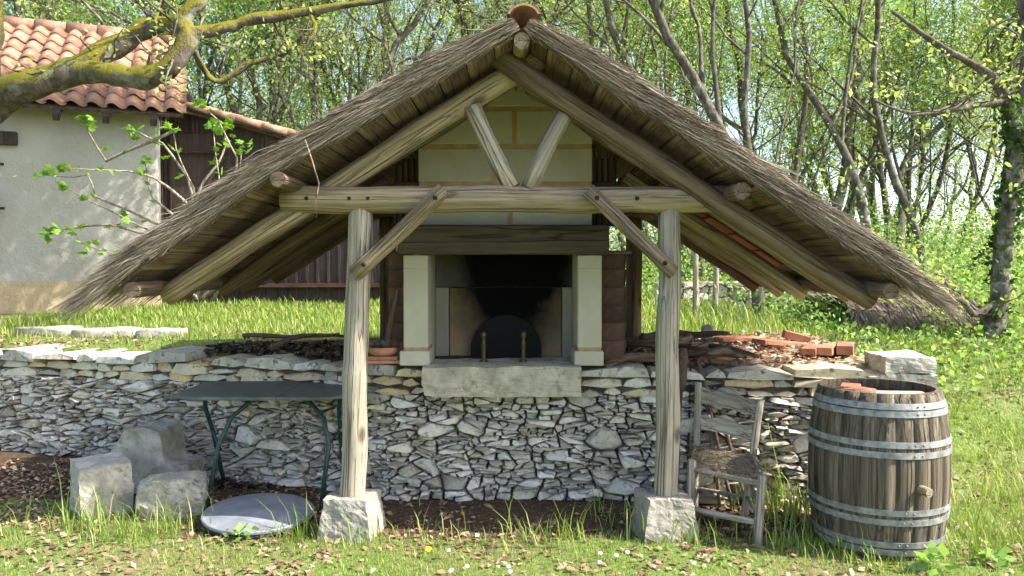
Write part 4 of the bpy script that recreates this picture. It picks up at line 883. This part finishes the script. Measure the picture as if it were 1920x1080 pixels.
V = [(0, 0, 0)]; F = []; out = [(0, -.02), (.045, .0), (.07, .04), (.04, .055), (.085, .10), (.035, .095), (.0, .15), (-.035, .095), (-.085, .10), (-.04, .055), (-.07, .04), (-.045, 0)]
V = [(0, .045, .012)] + [(x, y, -.15 * abs(x)) for x, y in out]; F = [(0, 1 + i, 1 + (i + 1) % 12) for i in range(12)]
figl = [mk('leaf', V, F, M_fig, False, c) for c in ((.22, .40, .06), (.27, .45, .07), (.17, .33, .05))]
for p, k in lp:
    for j in range(k):
        M = Matrix.Translation(p + Vector((random.gauss(0, .03), random.gauss(0, .03), random.gauss(0, .02)))) @ Matrix.Rotation(random.uniform(0, 6.28), 4, 'Z') @ Matrix.Rotation(random.gauss(.2, .5), 4, 'X') @ Matrix.Rotation(random.gauss(0, .4), 4, 'Y') @ Matrix.Scale(random.uniform(.4, .72), 4)
        link('leaf', random.choice(figl), fig, M)

# ------------------------------------------------------------------ beyond the terrace at right: hutch, posts, low wall
hut = thing('thatched_hutch', (3.6, 7.75, .8), 'low hutch with reddish-grey thatch half hidden beyond the right eave', 'hutch')
hx0, hx1, hy = 3.45, 4.75, 8.75; zb_ = .98
sv, sq, st = [], [], []
m = MB()
for s in (-1, 1): m.add([(hx0, hy, zb_ + .42), (hx1, hy, zb_ + .38), (hx1 + .05, hy + s * .75, zb_ + .02), (hx0 - .05, hy + s * .75, zb_ + .08)], [(0, 1, 2, 3)])
m.build('thatch_base', M_thatch, hut)
for _ in range(9000):
    s = random.choice((-1, -1, 1)); u = random.random(); t = random.random(); p = Vector((hx0 + (hx1 - hx0) * u, hy + s * .75 * t, zb_ + .43 - .4 * t + random.uniform(0, .03))); straw(p, Vector((random.gauss(0, .12), s * .75, -.4 + random.gauss(0, .08))), random.uniform(.15, .35), .003, .05, np.array((.31, .25, .20)) * random.uniform(.5, 1.25))
me = mk_np('thatch_straw', np.array([tuple(v) for v in sv]), np.array(sq), M_straws, np.array(st)); o = link('thatch_straw', me, hut); o['kind'] = 'stuff'
for x in (hx0 + .1, hx1 - .1): logo('hutch_post', (x, hy - .55, zb_ - .3), (x, hy - .55, zb_ + .15), .05, .05, M_dlog, hut)
for px, D, y0, lab in ((1305, 8.6, 450, 'left of the two pale fence posts behind the right post'), (1343, 9.2, 470, 'right of the two pale fence posts behind the right post')):
    q = at(px, y0, D); tag(logo('fence_post', (q.x, D, H(q.x, D) - .1), (q.x, D, q.z), .033, .03, M_post, None), lab, 'post', 'pale posts behind the terrace')
low = thing('low_rubble_wall', (2.3, 9.6, 1.0), 'low grey rubble wall beyond the pale fence posts', 'wall'); r2 = np.random.default_rng(3); ss = []
xw0, xw1, yw0 = 1.75, 3.4, 9.7
for poly in cells(xw1 - xw0, .5, [(.09, 60), (.06, 300), (.04, 600)], 8):
    zb2 = H(2.5, yw0) - .1; V, F, size = stone_geo([(u, v * .8) for u, v in poly], lambda u, z, d: Vector((xw0 + u, yw0 - d, zb2 + z)), .04, r2, .2); ss.append((V, F, size, TINTS[r2.integers(len(TINTS))]))
build_wall(low, ss)

# ------------------------------------------------------------------ far woodland, undergrowth
def tree_np(key):
    me, lf = protos[key][0], protos[key][1]; n = len(me.vertices); V = np.zeros(n * 3, np.float32); me.vertices.foreach_get('co', V); F = np.zeros(len(me.loops), np.int32); me.loops.foreach_get('vertex_index', F)
    n2 = len(lf.vertices); V2 = np.zeros(n2 * 3, np.float32); lf.vertices.foreach_get('co', V2); return V.reshape(-1, 3), F.reshape(-1, 4), V2.reshape(-1, 3)
packs = {k: tree_np(k) for k in ('oak', 'pole', 'pole2', 'leafy')}
r = np.random.default_rng(77); TV, TF, LV = [], [], []; off = 0
for i in range(120):
    k = ('pole', 'leafy', 'oak', 'pole2', 'pole2')[i % 5]; V, F, V2 = packs[k]; D = r.uniform(15.5, 44); x = r.uniform(-.75, .78) * D; z = H(x, D); a = r.uniform(0, 6.28); s = r.uniform(.9, 1.3) * (1.3 if k == 'leafy' else 1); c, sn = math.cos(a), math.sin(a); Rm = np.array([[c, -sn, 0], [sn, c, 0], [0, 0, 1]]) * s
    keepf = F[: len(F) // 3] if k != 'leafy' else F[: len(F) // 5]
    TV.append(V @ Rm.T + [x, D, z]); TF.append(keepf + off); off += len(V); LV.append((V2 @ Rm.T + [x, D, z]))
wood = thing('far_woodland', (0, 30, 1.5), 'distant spring wood closing the view behind all the trees', 'woodland'); wood['kind'] = 'stuff'
link('trunks', mk_np('trunks', np.concatenate(TV), np.concatenate(TF), M_bark), wood)
LVc = np.concatenate(LV); nl = len(LVc) // 4; cc = np.array(YG + GR)[r.integers(8, size=nl)] * r.uniform(.7, 1.2, (nl, 1)); sel = np.repeat(r.random(nl) < .85, 4); LVc = LVc[sel]; cc = cc[sel[::4]]; nl = len(cc); link('leaves', mk_np('leaves', LVc, np.arange(nl * 4).reshape(-1, 4), M_leaf, np.repeat(cc, 4, 0)), wood)
P = []
for _ in range(420):
    D = r.uniform(8.3, 22); lo = 2.7 if D < 10 else 1.3
    x = r.uniform(lo, .72 * D + .5) if r.random() < .72 else r.uniform(-.5 * D, -.05 * D) * (D > 13) + (D <= 13) * r.uniform(lo, .7 * D); hh = r.uniform(.15, .5) * (1 + (D - 8) * .12); n = 90
    P.append(np.stack([x + r.normal(0, .28, n), D + r.normal(0, .28, n), H(x, D) + np.abs(r.normal(0, hh, n))], 1))
for _ in range(110):
    D = r.uniform(6.4, 9.2); x = r.uniform(2.9, .72 * D + .4); n = 34; hh = (.05 if D < 8.3 and x < 5 else .16); P.append(np.stack([x + r.normal(0, .2, n), D + r.normal(0, .2, n), H(x, D) + np.abs(r.normal(0, hh, n))], 1))
for _ in range(420):
    D = r.uniform(12.5, 25); x = r.uniform(.12, .76) * D if r.random() < .75 else r.uniform(-.5, -.1) * D; n = 130; P.append(np.stack([x + r.normal(0, .5, n), D + r.normal(0, .5, n), H(x, D) + np.abs(r.normal(0, r.uniform(.5, 1.3), n))], 1))
P = np.concatenate(P); o = link('undergrowth', leaf_mesh('undergrowth', P, .055, GR + [(.22, .30, .12), (.10, .20, .04)], M_leaf, .5, 2, .7)); tag(o, 'low leafy undergrowth under the trees', 'undergrowth', kind='stuff')

# ------------------------------------------------------------------ grass, dead leaves, flowers
def scatter(n, x0, x1, y0, y1, seed, dens):
    r = np.random.default_rng(seed); x = r.uniform(x0, x1, n); y = r.uniform(y0, y1, n); k = r.random(n) < dens(x, y); return x[k], y[k]
def dens_front(x, y):
    d = np.where(y < yw(x) - .05, 1.0, 0.0) * (x < 2.55) + (x >= 2.55) * 1.0
    shade = sst(4.25, 4.55, y) * (1 - sst(1.3, 2.3, np.abs(x))); d = d * (1 - .97 * shade)
    d = d * (1 - .93 * ((x < -1.2) * sst(4.55, 4.85, y)) * (x < 2.5)); n = hnoise(x * 1.3 + 3, y * 1.6); n2 = hnoise(x * 4.1, y * 4.7 + 2)
    return d * np.clip(.50 + .65 * n + .45 * n2, .05, 1)
def dens_back(x, y):
    d = np.where(y > yw(x) + .35, 1.0, 0.0) * (x < 2.5); d = d * (1 - ((x > -2.3) & (x < 2.5) & (y < 6.6)) * .96); d = d * (.25 + .75 * sst(.5, 1.6, y - yw(x))); return d * np.clip(.7 + .4 * hnoise(x * 2, y * 2), .1, 1)
XS, YS, HS = [], [], []
for (n, x0, x1, y0, y1, sd_, df, h) in ((240000, -3.4, 4.2, 2.6, 5.4, 1, dens_front, .024), (85000, 2.5, 6.5, 3.6, 8.5, 2, dens_front, .045), (55000, -5.2, -.8, 5.6, 10.2, 3, dens_back, .05), (16000, .8, 4, 6.2, 11, 4, dens_back, .10), (26000, -12, 14, 8, 22, 5, lambda x, y: np.where((y > 10.5) | (x > 2.5), .8, 0), .14)):
    x, y = scatter(n, x0, x1, y0, y1, sd_, df); XS.append(x); YS.append(y); HS.append(np.full(len(x), h))
r = np.random.default_rng(4)
for (cx, cy, n, h, s) in [(-1.15, 4.28, 90, .16, .10), (-1.95, 4.42, 110, .15, .12), (-2.4, 4.5, 120, .17, .14), (-2.15, 4.3, 70, .13, .1), (-.75, 4.22, 70, .11, .1), (.25, 4.35, 60, .16, .09), (.1, 4.28, 60, .12, .12), (.75, 4.4, 70, .14, .1), (1.0, 4.25, 90, .15, .1), (1.55, 4.2, 110, .15, .12), (1.65, 4.55, 120, .22, .12), (1.6, 4.85, 120, .25, .13), (2.35, 4.1, 80, .13, .1), (1.75, 3.95, 90, .10, .1), (2.75, 4.3, 90, .13, .12), (3.0, 4.9, 120, .16, .15), (3.4, 5.3, 120, .16, .2), (-.4, 4.3, 50, .12, .1), (.6, 4.62, 40, .16, .1), (-3.0, 4.4, 90, .13, .15)]:
    n = int(n * .8); h = h * .9; x = cx + r.normal(0, s, n); y = cy + r.normal(0, s * .7, n); k = (y < yw(x) - .06) | (x > 2.55); XS.append(x[k]); YS.append(y[k]); HS.append(np.full(k.sum(), h))
x = np.concatenate(XS); y = np.concatenate(YS); h = np.concatenate(HS) * r.gamma(4, .25, len(x)); n = len(x); z = hgt(x, y)
az = r.uniform(0, 6.28, n); lean = r.uniform(.15, .9, n) * h; wd = np.clip(h * .035, .0012, .0032) * np.clip(y / 5, 1, 3); dx, dy = np.cos(az), np.sin(az)
B = np.stack([x, y, z - .005], 1); Mi = B + np.stack([dx * lean * .35, dy * lean * .35, h * .6], 1); Ti = B + np.stack([dx * lean, dy * lean, h * .95], 1); s_ = np.stack([-dy, dx, 0 * dx], 1) * wd[:, None]
V = np.stack([B - s_, B + s_, Mi + s_ * .8, Mi - s_ * .8, Ti], 1).reshape(-1, 3); b5 = (np.arange(n) * 5)[:, None]
tri = np.concatenate([b5 + [0, 1, 2], b5 + [0, 2, 3], b5 + [3, 2, 4]], 1).reshape(-1, 3)
gc = np.array([(.26, .36, .07), (.32, .41, .09), (.20, .31, .055), (.42, .42, .17), (.54, .48, .29)]); ci = r.choice(5, n, p=[.37, .30, .20, .08, .05]); tc = gc[ci] * r.uniform(.75, 1.2, (n, 1))
o = link('grass', mk_np('grass', V, tri, M_grass, np.repeat(tc, 5, 0))); tag(o, 'short spring grass over the lawn, slope and terrace', 'grass', kind='stuff')
def litter(name, n, regs, size, cols, seed, label, lift=.004):
    r = np.random.default_rng(seed); X, Y = [], []
    for (f, x0, x1, y0, y1) in regs: m_ = int(n * f); X.append(r.uniform(x0, x1, m_)); Y.append(r.uniform(y0, y1, m_))
    x = np.concatenate(X); y = np.concatenate(Y); pat = hnoise(x * 1.3 + 3, y * 1.6) + .8 * hnoise(x * 4.1, y * 4.7 + 2); ok = (r.random(len(x)) < np.clip(.55 - .9 * pat, .06, 1)) & (y < 9) if name == 'dead_leaves' else x > -99
    ok = ok & ((np.abs(y - yw(x) - .1) > .2) | (x > 2.6) | (y > yw(x) + .1)); x, y = x[ok], y[ok]; n = len(x); z = hgt(x, y) + lift + r.uniform(0, .012, n); a = r.uniform(0, 6.28, n); L = size * r.uniform(.6, 1.4, n); t1 = r.normal(0, .3, n); t2 = r.normal(0, .3, n)
    d = np.stack([np.cos(a), np.sin(a), t1], 1) * L[:, None]; u = np.stack([-np.sin(a), np.cos(a), t2], 1) * (L * .55)[:, None]; c = np.stack([x, y, z], 1); up = np.array([0, 0, 1]) * (L * .3)[:, None]
    V = np.stack([c - d * .5, c + u * .5 + up * r.uniform(0, 1, (n, 1)), c + d * .5 + up * r.uniform(0, .6, (n, 1)), c - u * .5 + up * r.uniform(0, 1, (n, 1))], 1).reshape(-1, 3)
    cols = np.array(cols); tc = cols[r.integers(len(cols), size=n)] * r.uniform(.7, 1.25, (n, 1)); o = link(name, mk_np(name, V, np.arange(4 * n).reshape(n, 4), M_litter, np.repeat(tc, 4, 0))); return tag(o, label, 'leaf litter', kind='stuff')
litter('dead_leaves', 17000, [(.32, -3.4, 3.4, 3.0, 4.5), (.10, -4.8, -2.0, 6.1, 7.4), (.26, -3.6, -1.0, 4.5, 5.7), (.03, -1.2, 1.2, 4.3, 5.0), (.10, 1.0, 2.4, 4.4, 4.9), (.1, 2.5, 4.5, 4, 7.5), (.10, -2.2, -.8, 5.5, 6.3)], .038, [(.24, .14, .085), (.31, .195, .12), (.19, .115, .07), (.38, .26, .17), (.44, .33, .23)], 6, 'dry brown oak leaves strewn over the grass and bare earth')
litter('terrace_rubble', 2600, [(.55, 1.15, 2.45, 5.15, 6.8), (.45, .75, 1.6, 5.15, 6.2)], .05, [(.50, .27, .17), (.55, .42, .32), (.60, .55, .47), (.40, .2, .12), (.2, .14, .1)], 8, 'tile crumbs, stones and twigs on the right terrace')
litter('terrace_debris', 3000, [(1.0, -2.35, -.85, 5.3, 6.3)], .055, [(.06, .045, .035), (.10, .08, .06), (.15, .115, .08), (.03, .026, .02)], 9, 'dark twigs and dead leaves on the left terrace under the thatch')
dm = MB(); dm.lathe([(.001, .003), (.005, .003), (.012, .001), (.011, -.001)], 10)
k = NT('daisy_white'); M_daisy = k.principled((.8, .8, .78), .6); k = NT('dandelion_yellow'); M_dand = k.principled((.75, .5, .02), .6); dme = dm.mesh('flower_head', M_daisy); dme2 = dm.mesh('flower_head', M_dand)
stm = MB(); stm.tube([(0, 0, -.05), (.003, 0, 0)], .0013, 5); stm = stm.mesh('stem', M_grass, 0, (.15, .26, .05))
for i, (px, py, yel) in enumerate(((1125, 1030, 0), (1155, 1035, 0), (1176, 1030, 0), (1124, 1047, 0), (953, 1052, 0), (956, 1062, 0), (875, 1052, 0), (846, 1060, 0), (1300, 1052, 0), (802, 1021, 1), (841, 1022, 0))):
    D = 1.42 * 1493 / (py - 498); q = at(px, py, D); zz = H(q.x, D) + .05; s = 1.7 if yel else 1.0
    f = thing('dandelion' if yel else 'daisy', (q.x, D, zz - .05), 'single yellow dandelion in the grass before the left post' if yel else 'tiny white daisy in the sunlit foreground grass', 'flower', None if yel else 'daisies in the lawn')
    M = T(q.x, D, zz, 0, R(25)) @ Matrix.Scale(s, 4); link('flower_head', dme2 if yel else dme, f, M); link('stem', stm, f, M)

for (x, y, n_, sz, lab) in ((-1.48, 4.28, 16, .055, 'pale broad-leaved weed in front of the metal lid'), (2.05, 3.86, 26, .07, 'leafy green weed at the foot of the barrel front'), (2.42, 3.95, 22, .06, 'small leafy weed right of the barrel foot')):
    r = np.random.default_rng(int(x * 100) + 900); w = thing('broadleaf_weed', (x, y, H(x, y)), lab, 'weed'); P = np.stack([x + r.normal(0, .03, n_), y + r.normal(0, .03, n_), H(x, y) + r.uniform(.02, .09, n_)], 1)
    link('leaves', leaf_mesh('leaves', P, sz, [(.24, .40, .09), (.30, .46, .13)], M_fig, 1.2, 3, .75), w); m = MB(); m.tube([(x, y, H(x, y) - .01), (x, y, H(x, y) + .07)], .003, 5); me = m.mesh('stem', M_grass, 0, (.18, .28, .06)); link('stem', me, w)
